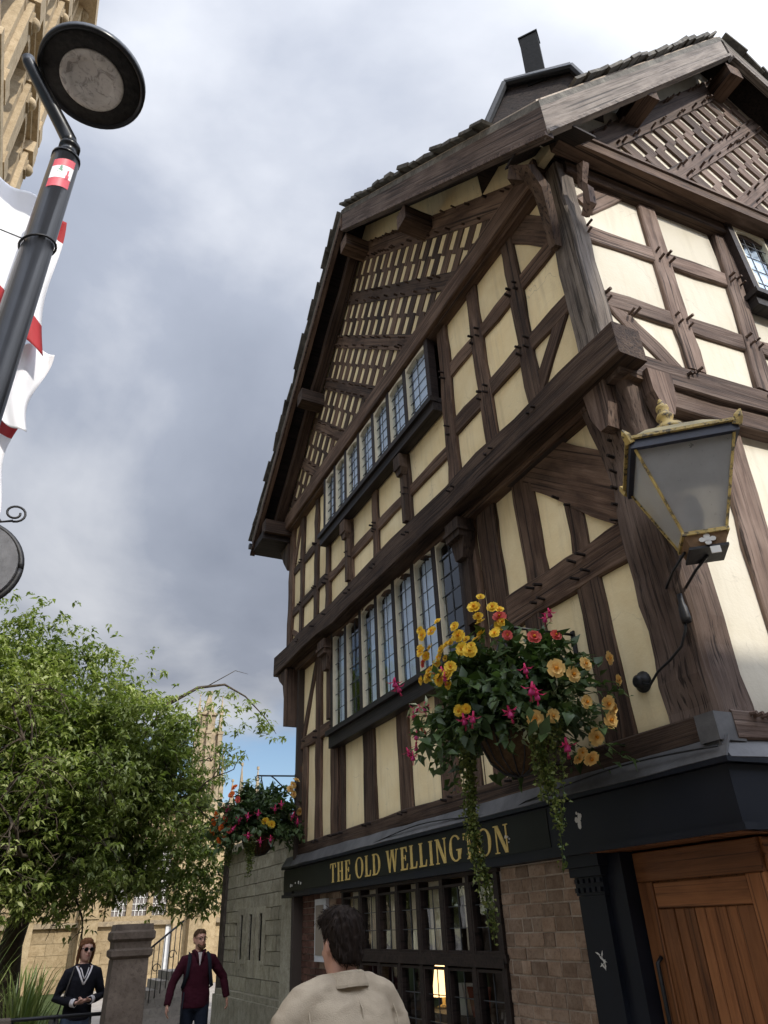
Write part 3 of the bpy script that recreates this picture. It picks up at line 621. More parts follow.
w = leaded_window(A2, [9.12, 8.61, 8.10, 7.59, 7.08, 6.56, 6.04, 5.50], 4.03, 5.38, 0.085, 2, 6, curtains=[(CB, 0, .3), (CB, .2, 1), (CB, .0, 1), (CB, 0, 1), (CB, 0, .9), (CB, 0, .4), (CB, .3, 1)])
mb = MB(); A2.box(mb, 5.42, 9.20, 3.94, 4.005, 0.02, 0.20); A2.box(mb, 5.43, 9.19, 3.78, 3.938, 0.02, 0.15); mb.build('sill', 'sill_wood', w)
w = leaded_window(B3, [2.15, 2.70, 3.24], 7.0, 8.04, 0.085, 3, 5, arch=.07, cream_lo=True, curtains=[(CB, .0, 1), (CB, 0, 1)])
mb = MB(); B3.box(mb, 2.02, 3.38, 6.90, 6.965, 0.02, 0.20); B3.box(mb, 2.04, 3.36, 6.78, 6.898, 0.02, 0.15); mb.build('sill', 'sill_wood', w)

# ---- gables: rails parallel to the rafter with cusped boards between them
def gable_boards(F, org, ang, offs, span, clipp, mat, rail_w, gap, pitch, parent, pr_=0.02):
    """org: a point (u,v) on the top edge of the first rail; ang: rafter slope; bands step down perpendicular"""
    e1 = Vector((math.cos(ang), math.sin(ang))); e2 = Vector((math.sin(ang), -math.cos(ang)))   # along the rafter, down from it
    peg = []
    def pt(s, t): q = Vector(org) + e1 * s + e2 * t; return (q.x, q.y)
    proto = {}
    t = 0.0
    for bi, rw in enumerate(rail_w):
        poly = clip_poly([pt(span[0], t), pt(span[1], t), pt(span[1], t + rw), pt(span[0], t + rw)], clipp)
        if poly:
            # rail in its own local frame (grain along it)
            c = F.p(org[0], org[1], 0); ex = F.du * e1.x + Vector((0, 0, e1.y)); ez = F.n; ey = ez.cross(ex); mm = Matrix((ex, ey, ez)).transposed().to_4x4(); mm.translation = c; inv = mm.inverted()
            mb = MB(); mb.prism([inv @ F.p(u, v, -.06) for u, v in poly], Vector((0, 0, 0.06 + pr_))); link('gable_rail', mb.mesh('gable_rail', mat), parent, mm)
        s = span[0]
        while s < span[1]:
            for dt in (0.04, rw - .04):
                q = pt(s + jit(.02), t + dt)
                if all(a * q[0] + b * q[1] + c > .05 for a, b, c in clipp): peg.append(q)
            s += pitch * rnd.choice((.4, 1.3, 1.0))
        t += rw
        if bi == len(rail_w) - 1: break
        s = span[0] + .1; h = gap
        while s < span[1]:
            w0, w1 = pitch * rnd.uniform(.25, .29), pitch * .455; sh = pitch * .20; m0, m1 = rnd.uniform(.42, .46) * h, rnd.uniform(.54, .58) * h
            prof = [(-w0 + sh, 0), (w0 + sh, 0), (w0 + sh, m0), (w1, m0 + .01), (w1, m1 - .01), (w0 - sh, m1), (w0 - sh, h), (-w0 - sh, h), (-w0 - sh, m1), (-w1, m1 - .01), (-w1, m0 + .01), (-w0 + sh, m0)]
            poly = [pt(s + a + jit(.004), t - .01 + b * 1.04) for a, b in prof]
            whole = all(a * q[0] + b * q[1] + c >= 0 for q in poly for a, b, c in clipp)
            cp = poly if whole else clip_poly(poly, clipp)
            if len(cp) >= 3:
                ex = F.du * e2.x + Vector((0, 0, e2.y)); ez = F.n; ey = ez.cross(ex); mm = Matrix((ex, ey, ez)).transposed().to_4x4(); q = pt(s, t); mm.translation = F.p(q[0], q[1], 0)
                inv = mm.inverted(); mb = MB(); mb.prism([inv @ F.p(u, v, -.05) for u, v in cp], Vector((0, 0, 0.05 + pr_ * .6 + jit(.002)))); link('gable_board', mb.mesh('gable_board', mat), parent, mm)
            s += pitch
        t += h
    pegs(F, peg, parent, pr_ + .005, mat)
sA = math.atan(0.905); sB = math.atan(1.07)
# plaster ground of the two gables
mb = MB(); AG.poly(mb, [(2.80, 8.12), (11.05, 8.12), (11.05, 8.25), (6.95, 11.98), (2.80, 8.20)], -0.08, 0.0); mb.build('gable_plaster', 'plaster_cream', PUB)
mb = MB(); BG.poly(mb, [(-.3, 8.25), (6.5, 8.25), (3.17, 11.80)], -0.08, 0.0); mb.build('gable_plaster', 'plaster_sunlit', PUB)
orgA = (3.77, 8.67)
clipA = [(0, 1, -8.21), (-math.sin(sA), -math.cos(sA), math.sin(sA) * 6.95 + math.cos(sA) * 11.55)]
gable_boards(AG, orgA, sA, None, (-0.9, 7.4), clipA, DK, [0.32] + [0.22] * 6, 0.52, 0.31, PUB)
orgB = (1.76, 9.96)
clipB = [(0, 1, -8.50), (-math.sin(sB), -math.cos(sB), math.sin(sB) * 3.17 + math.cos(sB) * 11.60)]
gable_boards(BG, orgB, sB, None, (-1.8, 4.6), clipB, WE, [0.30] + [0.22] * 5, 0.50, 0.31, PUB, 0.045)
# gable base of the right facade: sloping board, then a projecting weathered cornice with a dark soffit
timber(BG, 'tie_beam', 0.05, 8.36, 6.3, 8.36, 0.26, PUB, WE, proud=0.05, d=.2)
mb = MB(); BG.poly(mb, [(0.0, 8.06), (6.5, 8.06), (6.5, 8.20), (0.0, 8.20)], 0.0, 0.17); mb.build('cornice', 'timber_dark', PUB)
mb = MB(); BG.box(mb, -0.02, 6.5, 8.203, 8.235, -.02, 0.19); mb.build('cornice_cap', 'timber_weathered', PUB)
timber(B3, 'wall_plate', 0.05, 8.0, 6.6, 8.0, 0.16, PUB, DK, proud=0.10, d=.2)

# ---- roofs, bargeboards
VX, VY = 2.97, 2.43                         # outer faces of the two verges
PA = Vector((VX, 6.95, 12.05)); PBs = 3.70; PB = Vector((2.9 + PBs * dB[0], VY + PBs * dB[1], 11.85)); CO = Vector((VX, VY, 7.88))
def roof():
    x2 = PB.x; y2 = PA.y; apex = Vector((x2, y2, 12.05)); th = Vector((0, 0, 0.10))
    mb = MB()
    mb.prism([CO, PA, apex], th); mb.prism([CO, apex, PB], th)
    yl = 11.40; zl = 7.95
    mb.prism([PA, Vector((VX, yl, zl)), Vector((10.4, yl, zl)), Vector((10.4, y2, 12.05))], th)
    mb.prism([PB, apex, Vector((10.4, y2, 7.9)), Vector((10.3, PB.y - .15, 7.9))], th)
    r = mb.build('roof', 'roof_stone', PUB)
    # stone slates along the verges, each its own piece
    def verge(a, b, inward, nslates, name='roof_slate'):
        a, b, inward = Vector(a), Vector(b), Vector(inward); d = b - a; L = d.length; d.normalize(); nrm = d.cross(inward); 
        if nrm.z < 0: nrm = -nrm
        nrm.normalize(); me = None
        for i in range(nslates):
            t = (i + .5) / nslates * L; l = L / nslates * rnd.uniform(1.12, 1.3); wd = rnd.uniform(.36, .48); hgt = rnd.uniform(.030, .055)
            m2 = MB(); m2.box((0, 0, 0), (l / 2, wd / 2, hgt / 2))
            ex, ey, ez = d, nrm.cross(d), nrm
            if ey.dot(inward) < 0: ey = -ey; 
            mm = Matrix((ex, ey, ez)).transposed().to_4x4() @ Matrix.Rotation((-.045 if d.z > 0 else .045) + jit(.03), 4, 'Y') @ Matrix.Rotation(jit(.09), 4, 'Z')
            mm.translation = a + d * t + inward * (wd / 2 - .05 + jit(.03)) + nrm * (.100 + hgt * .8 + jit(.012))
            link(name, m2.mesh(name, 'roof_stone'), r, mm)
    up = Vector((0, 0, .02))
    verge(CO + up + (PA - CO) * .17, PA + up, Vector((1, 0, 0)), 19); verge(Vector((VX, 11.40, 7.95)) + up, PA + up, Vector((1, 0, 0)), 20)
    verge(CO + up + (PB - CO) * .17, PB + up, Vector((-nB[0], -nB[1], 0)), 16)
    eB = PB + Vector((3.7 * dB[0], 3.7 * dB[1], -3.96)); verge(eB + up, PB + up, Vector((-nB[0], -nB[1], 0)), 16)
    # mortar fillet under the slates
    for a, b, inw in ((CO, PA, (1, 0, 0)), (PA, Vector((VX, 11.4, 7.95)), (1, 0, 0)), (CO, PB, (-nB[0], -nB[1], 0)), (PB, eB, (-nB[0], -nB[1], 0))):
        m2 = MB(); i_ = Vector(inw) * .03; j_ = Vector(inw) * .30
        m2.prism([a + i_ + Vector((0, 0, .10)), b + i_ + Vector((0, 0, .10)), b + i_ + Vector((0, 0, .16)), a + i_ + Vector((0, 0, .16))], Vector(inw) * .25); m2.build('verge_mortar', 'mortar', r)
    return eB
eB = roof()
def bargeboard(a, b, outward, depth=0.42, thick=0.06, mat='timber_grey', lip=True):
    """a,b: top edge ends (on the verge face)"""
    a, b, n = Vector(a), Vector(b), Vector(outward); ex = (b - a); L = ex.length; ex.normalize(); ez = n; ey = ez.cross(ex)
    if ey.z > 0: s = -1
    else: s = 1
    mm = Matrix((ex, ey, ez)).transposed().to_4x4(); mm.translation = a; inv = mm.inverted(); D = Vector((0, 0, -depth))
    mb = MB(); P = [a, b, b + D, a + D]
    mb.prism([inv @ (p - n * thick) for p in P], Vector((0, 0, thick)))
    o = link('bargeboard', mb.mesh('bargeboard', mat), PUB, mm)
    if lip:
        m2 = MB(); Q = [a + D + Vector((0, 0, .05)), b + D + Vector((0, 0, .05)), b + D, a + D]
        m2.prism([q for q in Q], n * .028); m2.build('bargeboard_lip', mat, o)
    # dark soffit boards back to the wall
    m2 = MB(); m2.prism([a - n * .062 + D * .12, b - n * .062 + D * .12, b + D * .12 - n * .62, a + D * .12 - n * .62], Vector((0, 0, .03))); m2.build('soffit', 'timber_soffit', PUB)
nA_ = Vector((-1, 0, 0)); nB_ = Vector((nB[0], nB[1], 0))
bargeboard(CO, PA + Vector((0, -.03, -.03)), nA_, 0.45, mat='timber_weathered')
bargeboard(Vector((VX, 11.38, 7.97)), PA + Vector((0, .03, -.03)), nA_, 0.30, mat='timber_dark')
bargeboard(CO + nB_ * .004, PB + Vector((-.03, 0, -.03)), nB_, 0.43)
bargeboard(PB + Vector((.03, 0, -.03)), eB, nB_, 0.43)
# purlin ends and rafter feet under the overhang
for (y, z) in ((5.05, 9.62), (6.95, 11.32), (8.95, 9.60), (10.75, 7.95)):
    beam3('purlin_end', (VX + .03, y, z), (3.5, y, z), 0.24, 0.26, PUB, DK)
for (s, z) in ((3.70, 11.15), (1.75, 9.35), (5.6, 9.35)):
    a = Vector((2.9 + s * dB[0], VY + s * dB[1], z)) - nB_ * .04
    beam3('purlin_end', a, a - nB_ * .5, 0.22, 0.24, PUB, DK)
# underside rafter along the left slope of the left gable
beam3('verge_rafter', (3.30, 11.2, 7.80), (3.30, 7.0, 11.62), 0.16, 0.18, PUB, DK)
# left eaves foot and the beam end beside it
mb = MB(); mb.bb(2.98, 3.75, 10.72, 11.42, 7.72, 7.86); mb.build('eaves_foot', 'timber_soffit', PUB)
mb = MB(); mb.prism([(3.46, 10.72, 7.70), (3.46, 11.15, 7.70), (3.46, 10.95, 7.40), (3.46, 10.72, 7.15)], (.16, 0, 0)); mb.build('eaves_bracket', 'timber_upright', PUB)
beam3('gutter', (2.93, 11.45, 7.90), (9.9, 11.45, 7.90), 0.10, 0.09, PUB, 'iron')
# left jetty end bracket (under the bressummer)
mb = MB(); mb.prism([(3.52, 10.76, 5.39), (3.52, 11.22, 5.39), (3.52, 11.10, 5.26), (3.52, 10.92, 5.14), (3.52, 10.84, 4.9), (3.52, 10.82, 4.45), (3.52, 10.76, 4.45)], (.26, 0, 0)); mb.build('jetty_bracket', 'timber_upright', PUB)
# corner consoles under the verge angle: a curved bracket and an S-shaped one
def curved_bracket(P, w, h, parent, mat, name='curved_bracket', upv=(1, -1, 0)):
    mb = MB(); mb.tube(P, h, 4, 0, False, True, w, upv); mb.build(name, mat, parent)
curved_bracket([(3.44, 3.06, 6.95), (3.36, 2.98, 7.25), (3.24, 2.88, 7.45), (3.10, 2.86, 7.60), (3.02, 3.0, 7.68)], 0.8, [.07, .09, .10, .11, .10], PUB, 'timber_upright')
curved_bracket([(3.62, 2.80, 7.18), (3.60, 2.70, 7.22), (3.58, 2.66, 7.36), (3.60, 2.72, 7.52), (3.56, 2.62, 7.68)], 0.8, [.05, .075, .06, .055, .07], PUB, 'timber_upright_pale')
# leaded gablet closing the valley above the corner, with a dark upright flue
G = [Vector(p) for p in ((3.06, 3.54, 8.80), (3.41, 3.19, 9.80), (3.92, 2.68, 9.66), (4.08, 2.54, 9.10))]
bk = Vector((1.1, 1.1, 0.15))
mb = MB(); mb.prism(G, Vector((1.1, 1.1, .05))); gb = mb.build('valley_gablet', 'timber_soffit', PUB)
mb = MB(); mb.tube([G[0] + Vector((.02, .02, .02)), G[1] + Vector((-.03, -.03, .02)), G[2] + Vector((-.03, -.03, .02)), G[3] + Vector((.02, .02, .02))], 0.05, 8, 0, False); mb.build('lead_roll', 'iron', gb)
mb = MB(); mb.prism([G[1] + Vector((-.05, -.05, .06)), G[2] + Vector((-.05, -.05, .06)), G[2] + bk, G[1] + bk], (0, 0, .03)); mb.build('lead_cap', 'lead', gb)
mb = MB(); mb.prism([CO + Vector((.02, .02, .02)), CO + (PA - CO) * .24 + Vector((.02, 0, .05)), G[0] + Vector((.1, .1, 0)), G[3] + Vector((.1, .1, 0)), CO + (PB - CO) * .2 + Vector((0, .03, .05))], (0, 0, .015)); mb.build('lead_valley', 'lead', gb)
mb = MB(); fl = Matrix.Translation((3.70, 2.98, 9.72)) @ Matrix.Rotation(RAD(38), 4, 'Z') @ Matrix.Rotation(RAD(2), 4, 'X'); mb.box((0, 0, .47), (.075, .105, .50), fl); mb.box((0, 0, .975), (.085, .115, .012), fl); mb.build('flue', 'flue_black', gb)
# ---------------------------------------------------------------- ground floor of the pub
FX, FY = 3.70, 2.972                       # fascia corner
FAs = FA(FX); FBs = FBc(FX, FY)
mb = MB(); FAs.box(mb, FY + .0, 11.06, 2.10, 2.42, -0.10, 0.0)
fascia = mb.build('fascia_board', 'navy_paint', PUB)
mb = MB(); FAs.box(mb, 4.72, 11.062, 2.135, 2.405, -.02, 0.006); mb.build('sign_panel', 'fascia_green', fascia)
mb = MB(); FAs.box(mb, FY - .03, 11.08, 2.06, 2.10, -.12, 0.028); FAs.box(mb, FY - .045, 11.09, 2.425, 2.455, -.12, 0.042); mb.build('fascia_moulding', 'navy_paint', fascia)
mb = MB(); FBs.box(mb, 0.003, 7.0, 2.10, 2.42, -0.10, 0.0); fb = mb.build('fascia_board', 'navy_paint', PUB)
mb = MB(); FBs.box(mb, 0.033, 7.0, 2.06, 2.10, -.12, 0.026); FBs.box(mb, 0.047, 7.0, 2.425, 2.455, -.12, 0.040); mb.build('fascia_moulding', 'navy_paint', fb)
# sloping lead flashing on top of the fascia and the lead-wrapped corner
def flashing(F, us, n0, n1, z0, z1):
    mb = MB(); k = 26; top = []; bot = []
    for i in range(k):
        u = us[0] + (us[1] - us[0]) * i / (k - 1)
        top.append(F.p(u, z1 + jit(.006), n1)); bot.append(F.p(u, z0 + jit(.005), n0 + jit(.006)))
    for i in range(k - 1):
        mb.prism([bot[i], bot[i + 1], top[i + 1], top[i]], F.n * -.012 + Vector((0, 0, -.012)))
    return mb.build('lead_flashing', 'lead', PUB)
flashing(FAs, (FY - .04, 11.08), 0.045, -0.035, 2.458, 2.585); flashing(FBs, (0.0, 7.0), 0.045, -0.02, 2.457, 2.585)
mb = MB(); mb.box((FX + .10, FY + .06, 2.64), (.115, .075, .085)); mb.build('lead_corner', 'lead', PUB)
# cable sagging over the flashing
P = [FAs.p(u, 2.50 + .035 * math.sin((u - 3) * 2.1) + (.02 if u < 5 else 0), 0.03) for u in np.linspace(2.98, 8.4, 40)]
mb = MB(); mb.tube(P, 0.006, 5); mb.build('cable', 'iron', PUB)
# gilt serif capitals
def glyph(ch):
    t, h = 0.17, 0.065                      # thick and thin stroke
    R = []                                   # list of polygons in a 0..w x 0..1 box
    def rect(x0, x1, y0, y1): R.append([(x0, y0), (x1, y0), (x1, y1), (x0, y1)])
    def serif(x, y, w=.15): R.append([(x - w, y), (x + w, y), (x + w, y + (.045 if y < .5 else -.045)), (x - w, y + (.045 if y < .5 else -.045))])
    def ring(cx, cy, rx, ry, a0, a1, thick, thin, n=18):
        for i in range(n):
            b0, b1 = a0 + (a1 - a0) * i / n, a0 + (a1 - a0) * (i + 1) / n
            def P(a, inner):
                k = thin + (thick - thin) * abs(math.cos(a)) ** 1.4
                return (cx + (rx - (k if inner else 0)) * math.cos(a), cy + (ry - (thin if inner else 0)) * math.sin(a))
            R.append([P(b0, 0), P(b1, 0), P(b1, 1), P(b0, 1)])
    if ch == 'T': w = .70; rect(.35 - t / 2, .35 + t / 2, 0, 1); rect(0, .70, .935, 1); R.append([(0, .74), (.04, .74), (.07, .94), (0, .94)]); R.append([(.70, .74), (.66, .74), (.63, .94), (.70, .94)]); serif(.35, 0)
    elif ch == 'H': w = .80; rect(.10, .10 + t, 0, 1); rect(.53, .53 + t, 0, 1); rect(.2, .6, .49, .55); [serif(x, y, .14) for x in (.185, .615) for y in (0, 1)]
    elif ch == 'E': w = .62; rect(.08, .08 + t, 0, 1); rect(.0, .56, .935, 1); rect(.0, .58, 0, .065); rect(.2, .45, .49, .55); R.append([(.58, .0), (.62, .26), (.58, .26), (.50, .06)]); R.append([(.56, 1), (.58, .76), (.54, .76), (.48, .94)]); rect(.42, .46, .40, .64)
    elif ch == 'O': w = .88; ring(.44, .5, .43, .52, 0, 2 * math.pi, t * 1.05, h, 30)
    elif ch == 'L': w = .62; rect(.08, .08 + t, 0, 1); rect(.0, .58, 0, .065); serif(.165, 1, .15); R.append([(.58, .0), (.62, .28), (.58, .28), (.50, .06)])
    elif ch == 'D': w = .80; rect(.08, .08 + t, 0, 1); rect(0, .36, .935, 1); rect(0, .36, 0, .065); ring(.34, .5, .45, .5, -math.pi / 2, math.pi / 2, t, h, 18)
    elif ch == 'I': w = .34; rect(.17 - t / 2, .17 + t / 2, 0, 1); serif(.17, 0); serif(.17, 1)
    elif ch == 'N':
        w = .84; rect(.10, .17, 0, 1); rect(.67, .74, 0, 1); R.append([(.08, 1), (.27, 1), (.74, 0), (.58, 0)]); serif(.135, 0, .12); serif(.705, 1, .12); serif(.12, 1, .12)
    elif ch == 'W':
        w = 1.14
        for x in (0.0, .46): R.append([(x + .04, 1), (x + .22, 1), (x + .36, 0), (x + .25, 0)]); R.append([(x + .27, 0), (x + .34, 0), (x + .56, 1), (x + .49, 1)])
        serif(.13, 1, .14); serif(.59, 1, .13); serif(1.0, 1, .12)
    elif ch == 'G': w = .84; ring(.44, .5, .42, .52, math.pi * .22, math.pi * 1.93, t, h, 24); rect(.60, .60 + t, 0.06, .42); rect(.50, .86, .40, .45)
    return w, R
def sign_text(txt, F, u_left, u_right, v0, hgt, n, parent):
    adv = []; x = 0.0
    for ch in txt:
        if ch == ' ': x += .42; continue
        w, R = glyph(ch); adv.append((ch, x, R)); x += w + .17
    total = x - .17; sx = (u_left - u_right) / total
    for ch, x0, R in adv:
        mb = MB()
        for i, poly in enumerate(R):
            q = [(u_left - (x0 + a) * sx, v0 + b * hgt) for a, b in poly]
            F.poly(mb, q, n, n + .006 + .00025 * (i % 8))
        mb.build('letter', 'gold_letter', parent)
sign_text('THE OLD WELLINGTON', FAs, 9.22, 5.25, 2.152, 0.215, 0.0055, fascia)
# bird lime and paint chips on the fascia
mb = MB()
for k in range(9):
    u, v = 4.36 + jit(.03), 2.33 - k * .011; FAs.poly(mb, [(u + r_ * math.cos(a), v + r_ * 1.2 * math.sin(a)) for r_ in (rnd.uniform(.008, .02),) for a in np.linspace(0, 5.6, 7)], 0, .002 + .0002 * k)
for k in range(6):
    u, v = 5.27 + jit(.03), 2.25 + jit(.03); FAs.poly(mb, [(u + r_ * math.cos(a), v + r_ * math.sin(a)) for r_ in (rnd.uniform(.004, .011),) for a in np.linspace(0, 5.6, 7)], 0, .0125 + .0003 * k)
for k in range(5):
    u, v = 10.3 + k * .12 + jit(.05), 2.2 + jit(.03); FAs.poly(mb, [(u + r_ * math.cos(a), v + r_ * math.sin(a)) for r_ in (rnd.uniform(.012, .025),) for a in np.linspace(0, 5.6, 6)], 0, .0085 + .0003 * k)
struct(mb.build('paint_chips', 'chip_white', fascia), 'stuff')

# ---- stone pier between window and entrance
A1p = FA(3.80)
mb = MB(); A1p.box(mb, 4.62, 5.62, 0.0, 2.075, -.30, -.003); pier = mb.build('stone_pier', 'mortar', PUB)
z = 0.0; row = 0
while z < 2.06:
    h = min(rnd.choice((.085, .095, .10, .11)), 2.072 - z)
    if h < .03: break
    u = 4.56
    while u < 5.60:
        l = rnd.choice((.13, .17, .20, .23)); e = min(u + l, 5.615)
        if e - u > .05:
            m2 = MB(); g = .005; r_ = .010; d = rnd.uniform(.002, .010)
            x0, x1, y0, y1 = g + .001, (e - u) - g - .001, g, h - g
            m2.loft([[A1p.p(u + a, z + b, -.03) for a, b in ((x0, y0), (x1, y0), (x1, y1), (x0, y1))], [A1p.p(u + a + jit(.003), z + b + jit(.003), d - .004) for a, b in ((x0, y0), (x1, y0), (x1, y1), (x0, y1))], [A1p.p(u + a, z + b, d + jit(.003)) for a, b in ((x0 + r_, y0 + r_), (x1 - r_, y0 + r_), (x1 - r_, y1 - r_), (x0 + r_, y1 - r_))]], 0, False)
            m2.build('stone_block', 'pier_stone', pier)
        u = e
    z += h; row += 1
# ---- brick wall left of the window
A1b = FA(3.84)
mb = MB(); A1b.box(mb, 9.02, 11.0, 0.0, 2.07, -.25, -.008); bw = mb.build('brick_wall', 'mortar', PUB)
bmesh_ = None
for row in range(27):
    z = 0.005 + row * .0765; u = 9.03 - (.11 if row % 2 else 0)
    while u < 10.98:
        a, b = max(u, 9.03), min(u + .222, 10.99)
        if b - a > .04 and z < 2.02:
            m2 = MB(); d = rnd.uniform(.002, .009); A1b.box(m2, a + .004, b - .004, z, z + .067, -.03, d); m2.build('brick', 'brick_red' if a > 9.75 or rnd.random() < .25 else 'pier_stone', bw)
        u += .232
mb = MB(); A1b.box(mb, 9.62, 10.02, 1.30, 2.0, .006, .05); nb = mb.build('notice_case', 'white_board', PUB)
mb = MB(); A1b.box(mb, 9.70, 9.98, 1.37, 1.93, .04, .056); mb.build('notice_sheet', 'notice', nb)
# ---- ground-floor window
wus = [9.02, 8.50, 8.02, 7.54, 7.06, 6.58, 6.10, 5.64]
A1w = FA(3.86)
CC = 'curtain_cream'
w = leaded_window(A1w, wus, 1.43, 1.98, 0.04, 2, 3, arch=0.0, frame='window_wood', glassm='pane_glass_dark', mull=.06, fw=.022, cream_lo=True, curtains=[None, (CC, 0, .5), (CC, .4, 1), (CC, .3, .7), (CC, 0, .8), (CC, 0, 1), (CC, .2, .9)])
w2 = leaded_window(A1w, wus, 0.45, 1.32, 0.04, 2, 4, arch=0.0, frame='window_wood', glassm='pane_glass_dark', mull=.06, fw=.022, cream_lo=True)
mb = MB(); A1w.box(mb, 5.62, 9.02, 1.335, 1.40, -.06, .10); mb.build('transom', 'window_wood', w)
mb = MB(); A1w.box(mb, 5.62, 9.02, .33, .42, -.06, .12); mb.build('sill', 'window_wood', w2)
mb = MB(); A1w.box(mb, 5.62, 9.02, 0, .33, -.1, .03); mb.build('plinth', 'pier_stone', PUB)
# things behind the ground-floor glass
t = tag(empty('table_lamp', (4.30, 7.60, 0.92)), 'lit table lamp with tapered cream shade behind the ground-floor leaded window', 'lamp')
mb = MB(); mb.lathe([(.12, .0), (.115, .02), (.075, .26), (.07, .27)], (4.30, 7.60, 1.02), 18); mb.build('lamp_shade', 'lamp_glow', t)
mb = MB(); mb.lathe([(.07, 0), (.07, .02), (.015, .04), (.02, .10), (.012, .12)], (4.30, 7.60, .915), 12); mb.build('lamp_base', 'gilt', t)
t = tag(empty('window_table', (4.35, 6.7, 0.0)), 'dark wooden table just inside the ground-floor window', 'table')
mb = MB(); mb.bb(4.05, 4.65, 5.8, 8.6, .87, .915); mb.build('table_top', 'window_wood', t)
for (x, y) in ((4.1, 5.9), (4.6, 5.9), (4.1, 8.5), (4.6, 8.5)):
    mb = MB(); mb.bb(x - .03, x + .03, y - .03, y + .03, 0.0, .869); mb.build('leg', 'window_wood', t)
def cardobj(name, x, y, z, w_, h_, mat, label, cat, rz=0.2):
    mb = MB(); mm = Matrix.Translation((x, y, z)) @ Matrix.Rotation(rz, 4, 'Z') @ Matrix.Rotation(RAD(-12), 4, 'Y')
    mb.box((0, 0, h_ / 2), (.006, w_ / 2, h_ / 2), mm); mb.box((.05, 0, h_ / 2), (.005, w_ / 2, h_ / 2), mm @ Matrix.Rotation(RAD(24), 4, 'Y')); tag(mb.build(name, mat), label, cat)
cardobj('menu_card', 4.12, 6.95, .918, .18, .26, 'paper', 'folded white menu card standing inside the ground-floor window', 'card')
cardobj('menu_card', 4.13, 6.66, .918, .16, .24, 'interior_red', 'folded red-brown card standing on the table beside the white one', 'card')
# ---- pilaster with dentils
Ap = FA(3.80)
mb = MB(); Ap.box(mb, 4.30, 4.58, 0.0, 1.80, -.2, .03); pil = mb.build('pilaster', 'navy_paint', PUB)
mb = MB()
Ap.box(mb, 4.25, 4.63, 1.98, 2.06, -.2, .085); Ap.box(mb, 4.27, 4.61, 1.92, 1.978, -.2, .06); Ap.box(mb, 4.29, 4.59, 1.802, 1.918, -.2, .036)
for k in range(5): Ap.box(mb, 4.30 + k * .06, 4.335 + k * .06, 1.82, 1.85, .034, .06)
for k in range(5): Ap.box(mb, 4.30 + k * .06, 4.335 + k * .06, 1.88, 1.905, .034, .055)
mb.build('capital', 'navy_paint', pil)
mb = MB()
for k in range(9):
    u, v = 4.44 + jit(.035), 1.42 + jit(.05); a0 = rnd.uniform(0, 3); l = rnd.uniform(.012, .035); Ap.poly(mb, [(u + l * math.cos(a0), v + l * math.sin(a0)), (u - .006 * math.sin(a0), v + .006 * math.cos(a0)), (u - l * math.cos(a0), v - l * math.sin(a0)), (u + .006 * math.sin(a0), v - .006 * math.cos(a0))], .029, .0312 + .0002 * k)
struct(mb.build('paint_chips', 'chip_white', pil), 'stuff')
mb = MB(); Ap.box(mb, 4.13, 4.30, 0, 2.05, -.35, -.01); mb.build('door_jamb', 'navy_paint', pil)
# ---- timber doors round the corner
def plank_door(F, u0, u1, n, label=None):
    fr = 0.13; mb = MB(); F.box(mb, u0, u1, 0.02, 2.04, n - .05, n - .02); d = mb.build('door', 'door_wood', PUB)
    def pc(nm, a, b, c, e, n0, n1, vert=True):
        L = (e - c) if vert else (b - a); w_ = (b - a) if vert else (e - c); cu, cv = (a + b) / 2, (c + e) / 2
        ex = Vector((0, 0, 1)) if vert else F.du; ez = F.n; ey = ez.cross(ex); mm = Matrix((ex, ey, ez)).transposed().to_4x4(); mm.translation = F.p(cu, cv, 0)
        m2 = MB(); c_ = .006
        m2.loft([[(-L / 2, -w_ / 2, n0), (L / 2, -w_ / 2, n0), (L / 2, w_ / 2, n0), (-L / 2, w_ / 2, n0)], [(-L / 2, -w_ / 2, n1 - c_), (L / 2, -w_ / 2, n1 - c_), (L / 2, w_ / 2, n1 - c_), (-L / 2, w_ / 2, n1 - c_)], [(-L / 2 + c_, -w_ / 2 + c_, n1), (L / 2 - c_, -w_ / 2 + c_, n1), (L / 2 - c_, w_ / 2 - c_, n1), (-L / 2 + c_, w_ / 2 - c_, n1)]], 0, False)
        link(nm, m2.mesh(nm, 'door_wood'), d, mm)
    pc('door_head', u0, u1, 1.86, 2.04, n - .02, n + .02, False)
    pc('door_stile', u0, u0 + fr, .02, 1.858, n - .02, n + .018); pc('door_stile', u1 - fr, u1, .02, 1.858, n - .02, n + .018)
    pc('door_rail', u0 + fr + .003, u1 - fr - .003, 1.70, 1.85, n - .02, n + .008, False); pc('door_rail', u0 + fr + .003, u1 - fr - .003, .05, .30, n - .02, n + .008, False)
    pc('door_stile', u0 + fr + .003, u0 + 2 * fr, .303, 1.697, n - .02, n + .008); pc('door_stile', u1 - 2 * fr, u1 - fr - .003, .303, 1.697, n - .02, n + .008)
    k = 6; a, b = u0 + 2 * fr + .004, u1 - 2 * fr - .004; w_ = (b - a) / k
    for i in range(k): pc('plank', a + i * w_ + .003, a + (i + 1) * w_ - .003, .303, 1.697, n - .02, n - .002 + jit(.002))
    return d
plank_door(FA(3.93), 3.10, 4.12, 0.0)
plank_door(FBc(3.93, 3.10), 0.02, 1.10, 0.0)
mb = MB(); FBc(3.93, 3.10).box(mb, 1.105, 6.8, 0.0, 2.05, -.1, -.0); mb.build('shopfront', 'navy_paint', PUB)
mb = MB(); mb.bb(3.70, 4.3, 3.0, 4.3, 2.055, 2.075); mb.build('door_soffit', 'door_wood', PUB)
